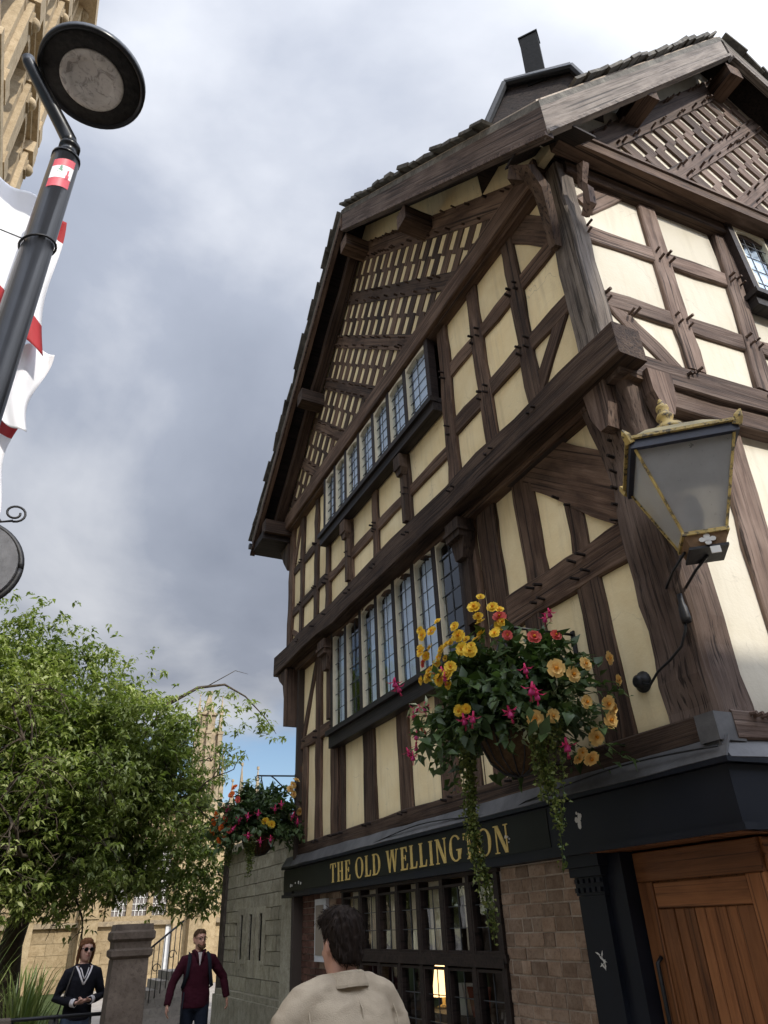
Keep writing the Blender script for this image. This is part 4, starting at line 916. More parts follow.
mb = MB(); mb.tube([(3.90, 4.02, 1.05), (3.86, 4.02, 1.08), (3.86, 4.02, 1.40), (3.90, 4.02, 1.43)], .014, 8); mb.build('door_pull', 'iron', PUB)
# ---- bulkhead lamp stub and its cable on the corner post
mb = MB(); mb.lathe([(.075, 0), (.075, .018), (.05, .03), (.045, .07), (.025, .085)], (0, 0, 0), 18)
o = link('cable_boss', mb.mesh('cable_boss', 'iron'), PUB, Matrix.Translation((3.80, 3.54, 3.08)) @ Matrix.Rotation(RAD(-90), 4, 'Y'))
mb = MB(); mb.tube([(3.74, 3.50, 3.05), (3.72, 3.42, 3.02), (3.71, 3.32, 3.08), (3.70, 3.18, 3.12), (3.69, 3.06, 3.17), (3.685, 2.99, 3.26), (3.69, 2.975, 3.34)], .009, 7); mb.build('cable', 'iron', PUB)
mb = MB(); mb.lathe([(.03, 0), (.035, .03), (.03, .10), (.018, .14), (.018, .2)], (3.69, 2.97, 3.30), 10); mb.build('cable_gland', 'iron', PUB)

# ---------------------------------------------------------------- big wall lantern on the corner
def lantern():
    rot = Matrix.Rotation(RAD(-41), 4, 'Z')
    t = tag(empty('wall_lantern', (3.54, 2.57, 3.5)), 'large square lantern with gilded frame and frosted glass at the pub corner', 'lantern')
    T = Matrix.Translation((3.54, 2.57, 0)) @ rot
    z0, z1 = 3.68, 4.25; a0, a1 = 0.125, 0.30
    def q(sx, sy, z, k=1.0):
        f = (z - z0) / (z1 - z0); a = (a0 + (a1 - a0) * f) * k; return T @ Vector((sx * a, sy * a, z))
    for (sx, sy, sx2, sy2) in ((-1, -1, 1, -1), (1, -1, 1, 1), (1, 1, -1, 1), (-1, 1, -1, -1)):
        mb = MB(); P = [q(sx, sy, z0, .985), q(sx2, sy2, z0, .985), q(sx2, sy2, z1, .985), q(sx, sy, z1, .985)]; nrm = (P[1] - P[0]).cross(P[3] - P[0]).normalized()
        mb.prism(P, -nrm * .004); mb.build('glass_pane', 'lantern_glass', t)
    for (sx, sy) in ((-1, -1), (1, -1), (1, 1), (-1, 1)):
        mb = MB(); mb.tube([q(sx, sy, z0 - .01), q(sx, sy, z1 + .01)], .012, 4, 0, False); mb.build('corner_bar', 'gilt', t)
        mb = MB(); mb.tube([q(sx, sy, z1 + .03, 1.03), q(sx, sy, z1 + .085, 1.04), q(sx, sy, z1 + .12, 1.06)], [.032, .030, .006], 5, 0, False); mb.build('corner_finial', 'gilt', t)
    def frame(z, k, hw, hh, mat, nm):
        mb = MB(); a = (a0 + (a1 - a0) * (z - z0) / (z1 - z0)) * k
        mb.box((0, -a, z), (a + hw, hw, hh), T); mb.box((0, a, z), (a + hw, hw, hh), T); mb.box((-a, 0, z), (hw, a - hw, hh), T); mb.box((a, 0, z), (hw, a - hw, hh), T); mb.build(nm, mat, t)
    frame(z1 + .02, 1.0, .02, .032, 'lantern_navy', 'top_frame'); frame(z1 + .062, 1.02, .022, .010, 'gilt', 'gilt_rim'); frame(z0 - .005, 1.0, .014, .012, 'gilt', 'bottom_rim')
    mb = MB(); b1 = .125
    mb.loft([[T @ Vector((sx * b1 * .82, sy * b1 * .85, z0 - .09)) for sx, sy in ((-1, -1), (1, -1), (1, 1), (-1, 1))], [T @ Vector((sx * b1, sy * b1, z0 - .018)) for sx, sy in ((-1, -1), (1, -1), (1, 1), (-1, 1))]], 0, False); mb.build('base_box', 'rust_panel', t)
    mb = MB()                                 # quatrefoil cut-out on the front of the base
    for (dx, dz) in ((0, .022), (.030, 0), (0, -.022), (-.030, 0), (0, 0)):
        mb.prism([T @ Vector((dx + .020 * math.cos(a), -.1225 + dx * 0, z0 - .056 + dz + .016 * math.sin(a))) for a in np.linspace(0, 5.5, 8)], T.to_3x3() @ Vector((0, -.004 - .0004 * abs(dx) * 30 - .0003 * (dz > 0), 0)))
    mb.build('base_emblem', 'chip_white', t)
    frame2 = MB(); bb_ = .108; frame2.box((0, 0, z0 - .098), (bb_ + .006, bb_ + .006, .008), T); frame2.build('base_plate', 'iron', t)
    # cap
    R_ = []
    for (k, z) in ((.322, z1 + .072), (.27, z1 + .12), (.18, z1 + .21), (.11, z1 + .26)): R_.append([T @ Vector((sx * k, sy * k, z)) for sx, sy in ((-1, -1), (1, -1), (1, 1), (-1, 1))])
    mb = MB(); mb.loft(R_, 0, False); mb.build('cap', 'lantern_cap', t)
    mb = MB(); mb.lathe([(.115, 0), (.12, .02), (.10, .055), (.06, .08), (.045, .10), (.05, .13), (.06, .15), (.05, .175), (.035, .20), (.045, .225), (.04, .25), (.015, .27), (.02, .29), (.008, .315)], (3.54, 2.57, z1 + .25), 16); mb.build('finial', 'gilt', t)
    mb = MB(); mb.lathe([(.03, 0), (.03, .10), (.05, .13), (.055, .20), (.04, .28), (.015, .31)], (3.54, 2.57, z0 + .02), 12); mb.build('bulb', 'paper', t)
    # iron cradle straight back to the corner post
    mb = MB()
    mb.tube([(3.54, 2.57, z0 - .11), (3.62, 2.74, z0 - .12), (3.80, 3.0, z0 - .11)], .010, 6, 0, False)
    mb.tube([(3.46, 2.66, z0 - .06), (3.56, 2.86, z0 - .08), (3.74, 3.10, z0 - .07)], .009, 6, 0, False); mb.build('bracket', 'iron', t)
    mb = MB(); mb.box((0.03, -.118, z0 - .128), (.028, .005, .022), T); mb.build('tag_plate', 'paper', t)
lantern()
# ---------------------------------------------------------------- leaves
def leaves_mesh(name, pos, dirs, nrm, length, width, mat, tint, droop=0.25):
    """folded, pointed leaves: 5 vertices, 4 triangles each"""
    n = len(pos); d = dirs / np.linalg.norm(dirs, axis=1, keepdims=True)
    s = np.cross(d, nrm); s /= (np.linalg.norm(s, axis=1, keepdims=True) + 1e-9); u = np.cross(s, d)
    L = length[:, None]; W = width[:, None]
    v = np.empty((n, 5, 3)); v[:, 0] = pos; v[:, 1] = pos + d * L * .42 + s * W * .5 + u * W * .16; v[:, 2] = pos + d * L * .45 - u * W * .02
    v[:, 3] = pos + d * L * .42 - s * W * .5 + u * W * .16; v[:, 4] = pos + d * L - u * L * droop
    idx = (np.arange(n) * 5)[:, None]
    tri = np.stack([idx + np.array([[0, 1, 2]]), idx + np.array([[1, 4, 2]]), idx + np.array([[0, 2, 3]]), idx + np.array([[2, 4, 3]])], 1).reshape(-1, 3)
    me = bpy.data.meshes.new(name); me.vertices.add(n * 5); me.vertices.foreach_set('co', v.astype(np.float32).ravel())
    nt = len(tri); me.loops.add(nt * 3); me.loops.foreach_set('vertex_index', tri.astype(np.int32).ravel()); me.polygons.add(nt)
    me.polygons.foreach_set('loop_start', np.arange(0, nt * 3, 3, dtype=np.int32)); me.update(calc_edges=True); me.validate()
    at = me.attributes.new('tint', 'FLOAT', 'POINT'); at.data.foreach_set('value', np.repeat(tint, 5).astype(np.float32))
    me.materials.append(M(mat)); return me
def unit(n): 
    v = nrs.normal(size=(n, 3)); return v / np.linalg.norm(v, axis=1, keepdims=True)

# ---------------------------------------------------------------- hanging baskets
def flower_meshes():
    F = {}
    def begonia(mat):
        mb = MB()
        for ring, (k, r, tilt, w) in enumerate(((5, .047, .30, .044), (5, .036, .75, .034), (4, .022, 1.1, .022))):
            for i in range(k):
                a = 2 * math.pi * (i + ring * .4) / k; ca, sa = math.cos(a), math.sin(a); ct, st = math.cos(tilt), math.sin(tilt)
                def P(l, s, c=0): return (ca * l * ct - sa * s, sa * l * ct + ca * s, l * st + c + ring * .004)
                mb.add([P(.004, 0), P(r * .55, w * .55, .004), P(r, w * .5), P(r * 1.08, 0, -.006), P(r, -w * .5), P(r * .55, -w * .55, .004), P(r * .6, 0, -.005)], [(0, 1, 6), (1, 2, 6), (2, 3, 6), (3, 4, 6), (4, 5, 6), (5, 0, 6)], 0, True)
        mb.lathe([(.002, .012), (.010, .016), (.009, .026), (.002, .030)], (0, 0, 0), 7, 1)
        return mb.mesh('flower', [mat, 'petal_heart'])
    for k, m in (('yellow', 'petal_yellow'), ('apricot', 'petal_apricot'), ('orange', 'petal_orange'), ('coral', 'petal_coral')): F[k] = begonia(m)
    mb = MB()                                   # fuchsia: hanging, four swept-back sepals, a skirt and long stamens
    mb.tube([(0, 0, 0), (0, 0, -.022), (0, 0, -.030)], [.005, .007, .009], 6, 0)
    for i in range(4):
        a = math.pi / 2 * i; c, s = math.cos(a), math.sin(a); w = .009
        mb.add([(c * .006 - s * w * .6, s * .006 + c * w * .6, -.028), (c * .006 + s * w * .6, s * .006 - c * w * .6, -.028), (c * .030 + s * w, s * .030 - c * w, -.036), (c * .052, s * .052, -.026), (c * .030 - s * w, s * .030 + c * w, -.036)], [(0, 1, 2, 4), (2, 3, 4)], 0, True)
    mb.lathe([(.007, -.030), (.014, -.045), (.016, -.058), (.012, -.060)], (0, 0, 0), 8, 1)
    for i in range(4): a = 1.57 * i + .4; mb.tube([(0, 0, -.055), (math.cos(a) * .006, math.sin(a) * .006, -.09)], .0014, 3, 0)
    F['fuchsia'] = mb.mesh('flower', ['petal_pink', 'petal_magenta'])
    return F
FLW = flower_meshes()
def basket(c, R, label, anchor, flowers, trails, seed, scale=1.0, grow=(1.0, 1.0, 1.0)):
    r_ = np.random.RandomState(seed); c = Vector(c)
    t = tag(empty('hanging_basket', (c.x, c.y, c.z - .45)), label, 'flower basket')
    mb = MB(); mb.lathe([(.02, -.44), (.10, -.42), (.19, -.34), (.245, -.22), (.265, -.12), (.255, -.11)], c, 24); bowl = mb.build('basket_bowl', 'coir', t)
    mb = MB()
    for k in range(16):
        a = 2 * math.pi * k / 16; mb.tube([c + Vector((math.cos(a) * rr, math.sin(a) * rr, zz)) for rr, zz in ((.025, -.445), (.105, -.425), (.195, -.345), (.25, -.222), (.27, -.12))], .005, 4, 0, False)
    mb.build('wire_frame', 'iron', bowl)
    # chains and iron bracket
    hook = Vector((c.x, c.y, c.z + .62))
    mb = MB()
    for k in range(3): a = 2 * math.pi * k / 3 + .4; mb.tube([hook, c + Vector((math.cos(a) * .26, math.sin(a) * .26, -.12))], .006, 5)
    mb.build('chain', 'iron', t)
    mb = MB(); A_ = Vector(anchor); mb.tube([A_ + Vector((0, 0, .04)), hook + Vector((-.06, 0, .04))], .012, 6)
    S = [A_ + Vector((-.0, 0, -.30)), A_ + Vector((-.16, 0, -.16)), A_ + Vector((-.32, 0, -.02)), A_ + Vector((-.40, 0, .03))]; mb.tube(S, .010, 6)
    mb.tube([hook + Vector((-.06 + .05 * math.cos(a) * (1 - a / 12), 0, .0 + .05 * math.sin(a) * (1 - a / 12))) for a in np.linspace(1.5, 8, 16)], .007, 5); mb.tube([hook + Vector((0, 0, .05)), hook], .008, 5); mb.box(A_ + Vector((.005, 0, -.13)), (.008, .02, .2)); mb.build('bracket', 'iron', t)
    # foliage: leaf clusters over an irregular dome with cascading skirts
    nst = 150; P = []; D = []; N_ = []; Ln = []; Wd = []; Ti = []
    lobes = [(r_.uniform(0, 6.28), r_.uniform(-.2, .8), r_.uniform(.75, 1.12)) for _ in range(16)]
    stems = MB()
    for k in range(nst):
        a = r_.uniform(0, 6.28); e = r_.uniform(-.16, 1.30); k0 = .72 + .28 * max(math.cos(a - la) * math.cos(e - le) * ls for la, le, ls in lobes)
        d = np.array([math.cos(a) * math.cos(e) * grow[0], math.sin(a) * math.cos(e) * grow[1], math.sin(e) * grow[2]]); L = R * k0 * r_.uniform(.72, 1.05)
        base = np.array(c) + np.array([0, 0, -.13]) + d * .1; npt = 9; pth = []
        sag = r_.uniform(.08, .34) * R
        for i in range(npt):
            s = i / (npt - 1); p = base + d * L * s + np.array([0, 0, .10 * R * math.sin(s * 2.4) - sag * s * s * (1 if e < .9 else .3)]); pth.append(p)
        stems.tube([tuple(p) for p in pth], [.005] * 5 + [.003] * 4, 4)
        for i in range(1, npt):
            for q in range(r_.randint(4, 8)):
                p = pth[i] + r_.normal(size=3) * .045 * R; P.append(p); o = d + r_.normal(size=3) * .7 + np.array([0, 0, -.25]); D.append(o); N_.append(np.array([0, 0, 1.0]) + d * .6 + r_.normal(size=3) * .45)
                big = r_.rand() < .3; Ln.append((r_.uniform(.085, .14) if big else r_.uniform(.045, .085)) * scale); Wd.append(Ln[-1] * r_.uniform(.5, .75)); Ti.append(np.clip(.15 + .5 * i / npt + r_.normal() * .22, 0, 1))
    st = stems.build('stems', 'vine_leaf', t); st['kind'] = 'stuff'
    o = link('foliage', leaves_mesh('foliage', np.array(P), np.array(D), np.array(N_), np.array(Ln), np.array(Wd), 'basket_leaf', np.array(Ti)), t); o['kind'] = 'stuff'
    # pale variegated tufts
    P = []; D = []; N_ = []
    for (dx, dy, dz) in ((-.05, -.62, -.05), (-.55, .1, .25), (-.3, -.5, -.25), (-.6, .3, .0)):
        for q in range(26): P.append(np.array(c) + np.array([dx, dy, dz]) * R / .8 + r_.normal(size=3) * .045); D.append(r_.normal(size=3) + np.array([0, 0, -.2])); N_.append(r_.normal(size=3) + np.array([0, 0, 1]))
    n = len(P); o = link('variegated_leaves', leaves_mesh('variegated_leaves', np.array(P), np.array(D), np.array(N_), r_.uniform(.05, .08, n), r_.uniform(.015, .025, n), 'variegated_leaf', r_.uniform(.2, 1, n)), t); o['kind'] = 'stuff'
    # trailing vines
    for (dx, dy, ztop, ln, wd) in trails:
        P = []; D = []; N_ = []; tw = MB(); n = int(1500 * ln); strands = 10
        offs = [(r_.normal() * wd * .7, r_.normal() * wd * .7, r_.uniform(.35, 1.05)) for _ in range(strands)]
        for (ox, oy, lf) in offs:
            ph = r_.uniform(0, 6); pts = []
            for i in range(14):
                s = i / 13 * ln * lf; k = 1 - .55 * (s / ln); pts.append((c.x + dx + ox * k + .035 * math.sin(s * 4 + ph), c.y + dy + oy * k + .018 * math.cos(s * 5 + ph), c.z + ztop - s))
            tw.tube(pts, .003, 3)
            for q in range(n // strands):
                i = r_.rand() ** 1.1 * 12.9; a, b = np.array(pts[int(i)]), np.array(pts[int(i) + 1]); p = a + (b - a) * (i % 1) + r_.normal(size=3) * np.array([.013, .013, .008]); P.append(p); D.append(r_.normal(size=3) + np.array([0, 0, -.3])); N_.append(r_.normal(size=3))
        n = len(P); v = tw.build('trailing_vine', 'vine_leaf', t); v['kind'] = 'stuff'
        o = link('vine_leaves', leaves_mesh('vine_leaves', np.array(P), np.array(D), np.array(N_), r_.uniform(.018, .034, n), r_.uniform(.014, .026, n), 'vine_leaf', r_.uniform(0, 1, n)), v); o['kind'] = 'stuff'
    # flowers, each its own piece, facing outward
    for (kind, p, s) in flowers:
        p = Vector(p); d = (p - c).normalized()
        if kind == 'fuchsia': mm = Matrix.Translation(p) @ Matrix.Rotation(r_.uniform(0, 6), 4, 'Z') @ Matrix.Rotation(r_.normal() * .25, 4, 'X')
        else: mm = Matrix.Translation(p) @ (d + Vector(r_.normal(size=3)) * .25 + Vector((-.35, -.45, -.25))).to_track_quat('Z', 'Y').to_matrix().to_4x4() @ Matrix.Rotation(r_.uniform(0, 6), 4, 'Z')
        link('flower', FLW[kind], t, mm @ Matrix.Scale(s, 4))
    return t
def spread(c, spec): return [(k, (c[0] + x, c[1] + y, c[2] + z), s) for k, x, y, z, s in spec]
Y, AP, FU, CO_, OR = 'yellow', 'apricot', 'fuchsia', 'coral', 'orange'
f1 = [(Y, *p, 0.95 + jit(.25)) for p in ((-.57, .08, .57), (-.55, .16, .47), (-.45, .08, .48), (-.4, -.01, .52), (-.44, -.04, .57), (-.48, -.17, .36), (-.62, .13, .55), (-.47, .12, .45), (-.5, .29, .29), (-.6, -.02, .17), (-.5, .26, .32), (-.59, -.11, .18), (-.38, -.22, .67), (-.28, -.31, .65), (-.19, -.27, .54), (-.28, -.13, .51), (-.32, -.35, .43), (-.31, -.18, .58), (-.6, .21, .45), (-.58, -.21, -.09), (-.49, -.27, .31), (-.48, .2, .37), (-.57, -.13, .23))]
f1 += [(Y, x + jit(.07), y + jit(.07), z + jit(.06), .7 + jit(.15)) for _, x, y, z, _s in list(f1)]
f1 += [(AP, *p, 1.0 + jit(.28)) for p in ((-.08, -.79, .03), (.04, -.79, .11), (.33, -.71, .21), (-.18, -.76, .07), (.39, -.69, .07), (.01, -.77, -.13), (.34, -.64, -.11), (.17, -.62, -.3), (.11, -.54, -.38), (.26, -.44, -.39), (.31, -.63, -.19), (.22, -.73, -.11), (-.2, -.68, -.21), (-.29, -.62, -.22), (.1, -.5, -.41))]
f1 += [(FU, *p, 1.25 + jit(.2)) for p in ((-.71, .44, .27), (-.53, .43, .12), (-.56, .47, .08), (-.58, .25, .09), (-.57, .59, -.16), (-.53, .57, -.19), (-.58, -.02, .27), (-.61, -.11, .2), (-.59, -.26, -.12), (-.57, -.36, -.13), (-.35, -.72, -.02), (-.33, -.72, -.06), (-.02, -.6, .57), (-.02, -.56, .55), (-.45, -.57, -.14), (-.36, -.68, .11), (-.52, .5, -.05), (-.1, -.65, -.33), (-.52, .53, -.13), (-.74, .40, .30))]
f1 += [(CO_, *p, .9 + jit(.2)) for p in ((-.56, .25, .38), (-.2, -.27, .6), (-.56, .31, -.09), (-.35, -.53, .35), (-.09, -.71, .32), (-.24, -.67, .3))]
c1 = (3.08, 4.157, 2.97)
basket(c1, .78, 'hanging basket of yellow and apricot begonias above the gilt pub lettering', (3.78, 4.157, 3.61), spread(c1, f1), [(-.38, .01, -.18, 1.24, .045), (-.18, -.52, -.22, .82, .05)], 5, 1.0, (.78, 1.0, .86))
f2 = [(OR, *p, 1.15) for p in ((-.65, -.04, .09), (-.61, -.2, -.1), (-.64, .15, .02), (-.54, -.19, -.23), (-.48, -.14, .35), (-.41, -.02, .47), (-.64, .18, -.11), (-.57, .02, -.24))] + [(AP, *p, 1.2) for p in ((.40, -.32, .36), (.38, -.36, .48), (.42, -.39, .54), (.5, -.34, .12), (.36, -.3, .43))]
f2 += [(FU, *p, 1.45) for p in ((-.21, -.64, .09), (-.34, -.58, .06), (-.47, -.46, -.09), (-.56, -.3, .18), (.03, -.65, .16), (.13, -.6, .23), (.34, -.58, .08), (.42, -.5, .01), (-.14, -.56, -.25), (-.32, -.53, -.19), (-.01, -.6, -.23), (-.44, -.52, .03))] + [(Y, -.11, -.66, -.06, 1.1), (Y, -.02, -.66, -.1, 1.1), (CO_, -.59, -.29, -.01, 1.1), (CO_, -.53, -.34, -.14, 1.1), (CO_, -.45, -.4, .25, 1.0)]
c2 = (3.24, 10.92, 3.05)
basket(c2, .72, 'hanging basket of orange begonias and pink fuchsias at the far end of the pub', (3.78, 10.92, 3.69), spread(c2, f2), [(-.22, -.3, -.2, .55, .05), (-.45, -.1, -.2, .45, .05)], 9, 1.05, (.92, .92, .8))

# ---------------------------------------------------------------- street lamp
lp = tag(empty('street_lamp', (-.455, 2.75, 0)), 'black street lamp with flat round head and stickered post', 'street lamp')
px_, py_ = -.455, 2.75
mb = MB(); mb.tube([(px_, py_, 0.0), (px_, py_, .9), (px_, py_, .95), (px_, py_, 5.33)], [.10, .10, .073, .070], 28); mb.build('post', 'post_black', lp)
mb = MB(); mb.lathe([(.074, 0), (.074, .02), (.05, .04), (.045, .10), (.055, .105), (.055, .13), (.04, .15)], (px_, py_, 5.32), 20); mb.build('collar', 'post_black', lp)
mb = MB(); mb.tube([(px_, py_, 5.42), (px_ - .015, py_ - .005, 5.50), (px_ - .07, py_ - .022, 5.58), (px_ - .30, py_ - .105, 5.89), (px_ - .31, py_ - .11, 5.92)], [.042, .042, .040, .034, .034], 14); mb.build('arm', 'post_black', lp)
hx, hy, hz = -.43, 2.61, 5.93
mb = MB(); mb.lathe([(.02, .14), (.12, .12), (.22, .08), (.275, .035), (.29, .01), (.29, -.02), (.282, -.03), (.268, -.03), (.262, -.012), (.02, -.012)], (hx, hy, hz), 48); mb.build('head', 'post_black', lp)
mb = MB(); mb.lathe([(.262, -.014), (.262, -.018), (.02, -.018), (.02, -.014)], (hx, hy, hz), 48); mb.build('underside', 'lamp_underside', lp)
mb = MB(); mb.lathe([(.172, -.020), (.172, -.034), (.160, -.038), (.118, -.040), (.112, -.036), (.10, -.034), (.002, -.032)], (hx, hy, hz), 48); mb.build('diffuser', 'lamp_diffuser', lp)
def post_patch(z0, z1, a0, a1, slant, mat, r=.0722, n=8, name='sticker_piece', par=None, k=0):
    mb = MB(); V = []
    for i in range(n + 1):
        a = a0 + (a1 - a0) * i / n
        for z in (z0, z1): V.append((px_ + r * math.cos(a), py_ + r * math.sin(a), z + slant * (i / n - .5)))
    mb.add(V, [(2 * i, 2 * i + 2, 2 * i + 3, 2 * i + 1) for i in range(n)], 0, True); return mb.build(name, mat, par)
ca = math.atan2(-py_, -px_)
st = post_patch(5.02, 5.25, ca - .75, ca + .75, .05, 'sticker_red', .0715, name='sticker', par=lp)
post_patch(5.09, 5.19, ca - .75, ca + .75, .05, 'sticker_white', .0722, par=st); 
mb = MB()
for k, (z, w) in enumerate(((5.105, .5), (5.125, .42), (5.145, .32), (5.165, .2))): 
    V = [(px_ + (.0727 + k * .0001) * math.cos(ca + a), py_ + (.0727 + k * .0001) * math.sin(ca + a), zz) for a, zz in ((-w * .55 - .12, z), (w * .55 - .12, z), (-.12, z + .03))]; mb.add(V, [(0, 1, 2)])
mb.build('sticker_piece', 'sticker_green', st)
post_patch(5.10, 5.13, ca + .28, ca + .52, .01, 'sticker_red', .0729, par=st, n=4); post_patch(5.13, 5.17, ca + .33, ca + .45, .01, 'sticker_red', .0729, par=st, n=3)
mb = MB(); mb.tube([(px_ + .078 * math.cos(a), py_ + .078 * math.sin(a), 4.62 + .03 * math.cos(a)) for a in np.linspace(0, 6.28, 24)], .006, 5, 0, True, False); mb.tube([(px_ - .06, py_ - .04, 4.60), (-1.2, 3.0, 5.0), (-2.2, 3.3, 5.5)], .004, 4); mb.build('cable_tie', 'iron', lp)

# ---------------------------------------------------------------- flags hung behind the lamp
def flag(name, corner, w, h, label, seed, cross, slope=0.0, mats=('flag_white', 'flag_red'), fold=.05, skew=0.0):
    """cloth hanging from its top edge: corner = top right, runs to -x by w, down by h"""
    r_ = random.Random(seed); nu, nv = 34, 44; mb = MB(); V = []; ph = r_.uniform(0, 6)
    for i in range(nu + 1):
        for j in range(nv + 1):
            a, b = i / nu, j / nv; x = corner[0] + skew * b - w * a * (1 - .10 * b) + .03 * math.sin(b * 5 + ph) * (1 - a * .3); y = corner[1] + fold * math.sin(a * 11 + ph + b * 1.6) * (.35 + b) + .02 * math.sin(a * 23 + b * 4) + .10 * a
            z = corner[2] - h * b * (1 + .03 * math.sin(a * 9 + ph)) + slope * a + .015 * math.sin(a * 13 + b * 3); V.append((x, y, z))
    fs = []; mi = []
    for i in range(nu):
        for j in range(nv):
            fs.append((i * (nv + 1) + j, (i + 1) * (nv + 1) + j, (i + 1) * (nv + 1) + j + 1, i * (nv + 1) + j + 1)); mi.append(1 if cross((i + .5) / nu, (j + .5) / nv) else 0)
    mb.v = V; mb.f = fs; mb.mi = mi; mb.sm = [True] * len(fs)
    o = mb.build(name, list(mats)); md = o.modifiers.new('thickness', 'SOLIDIFY'); md.thickness = .0015
    return tag(o, label, 'flag')
flag('flag', (-.445, 3.12, 5.30), .95, 1.02, 'white flag with red patches draped behind the lamp post', 3, lambda a, b: (b < .17 and a < .16) or (b > .80 and a < .42) or (b < .10 and .5 < a < .7), slope=.55, skew=.10)
flag('flag', (-.33, 3.20, 4.36), .55, .52, 'plain white flag hanging below the red-patched one', 8, lambda a, b: False, slope=.1, fold=.03)
flag('flag', (-.375, 3.28, 3.95), .60, .60, 'lowest small flag, red across its top and white below', 12, lambda a, b: b < .20, slope=.0, fold=.03)

# ---------------------------------------------------------------- round hanging sign at the left
hs = tag(empty('hanging_sign', (-.50, 4.0, 3.20)), 'round grey sign in a black iron ring with scrollwork on top', 'hanging sign')
sr = .255; sc_ = Vector((-.515, 4.0, 3.455))
mb = MB(); mb.lathe([(.002, -.012), (sr - .01, -.012), (sr - .01, .012), (.002, .012)], (0, 0, 0), 40, 0, False); link('sign_face', mb.mesh('sign_face', 'sign_face'), hs, Matrix.Translation(sc_) @ Matrix.Rotation(RAD(90), 4, 'X') @ Matrix.Rotation(RAD(-8), 4, 'Y'))
mb = MB(); mb.tube([sc_ + Vector((sr * math.cos(a), .0, sr * math.sin(a))) for a in np.linspace(0, 2 * math.pi, 49)], .020, 8); mb.build('ring', 'iron', hs)
mb = MB()
for sg in (-1, 1):
    mb.tube([sc_ + Vector((sg * (.16 + .055 * math.cos(a) * (1 - a / 13)), 0, sr + .09 + .05 * math.sin(a) * (1 - a / 13))) for a in np.linspace(-1.6, 6.5, 22)], .007, 5)
    mb.tube([sc_ + Vector((sg * .16, 0, sr + .04)), sc_ + Vector((sg * .1, 0, sr + .02)), sc_ + Vector((0, 0, sr + .14))], .008, 5)
mb.tube([sc_ + Vector((0, 0, sr)), sc_ + Vector((0, 0, sr + .26))], .010, 6); mb.build('scrollwork', 'iron', hs)
mb = MB(); mb.tube([sc_ + Vector((.03, 0, sr + .26)), (-1.7, 4.0, 3.97)], .016, 6); mb.tube([(-1.7, 4.0, 3.5), (-1.2, 4.0, 3.93)], .012, 6); mb.build('arm', 'iron', hs)
mb = MB(); mb.tube([(-1.7, 4.0, 0), (-1.7, 4.0, 4.15)], .045, 10); mb.lathe([(.05, 0), (.06, .03), (.02, .08)], (-1.7, 4.0, 4.15), 10); mb.build('post', 'iron', hs)

# ---------------------------------------------------------------- tall sandstone building on the left
lb = tag(empty('sandstone_building', (-5, 7, 0)), 'tall ornate sandstone building with arched windows behind the street lamp', 'building')
LX = -2.5; FL = Facade((LX, 0), (0, 1), (1, 0)); LH = 21.0
mb = MB(); mb.bb(-12, LX - .25, 6.6, 10.55, 0, LH); mb.build('wall', 'sandstone', lb)
def ashlar(F, u0, u1, v0, v1, hs_, ls, n, parent, mat, name='ashlar_block', skip=None, d=.03):
    z = v0; r = 0
    while z < v1 - .02:
        h = min(hs_ * rnd.uniform(.92, 1.08), v1 - z); u = u0 - (ls * .5 if r % 2 else 0)
        while u < u1 - .02:
            l = ls * rnd.uniform(.8, 1.2); a, b = max(u, u0), min(u + l, u1)
            if b - a > .05 and not (skip and skip(a, b, z, z + h)):
                m2 = MB(); F.box(m2, a + .005, b - .005, z + .005, z + h - .005, n - .06, n + rnd.uniform(-.3, .3) * d); m2.build(name, mat, parent)
            u += l
        z += h; r += 1
st_h = 3.1
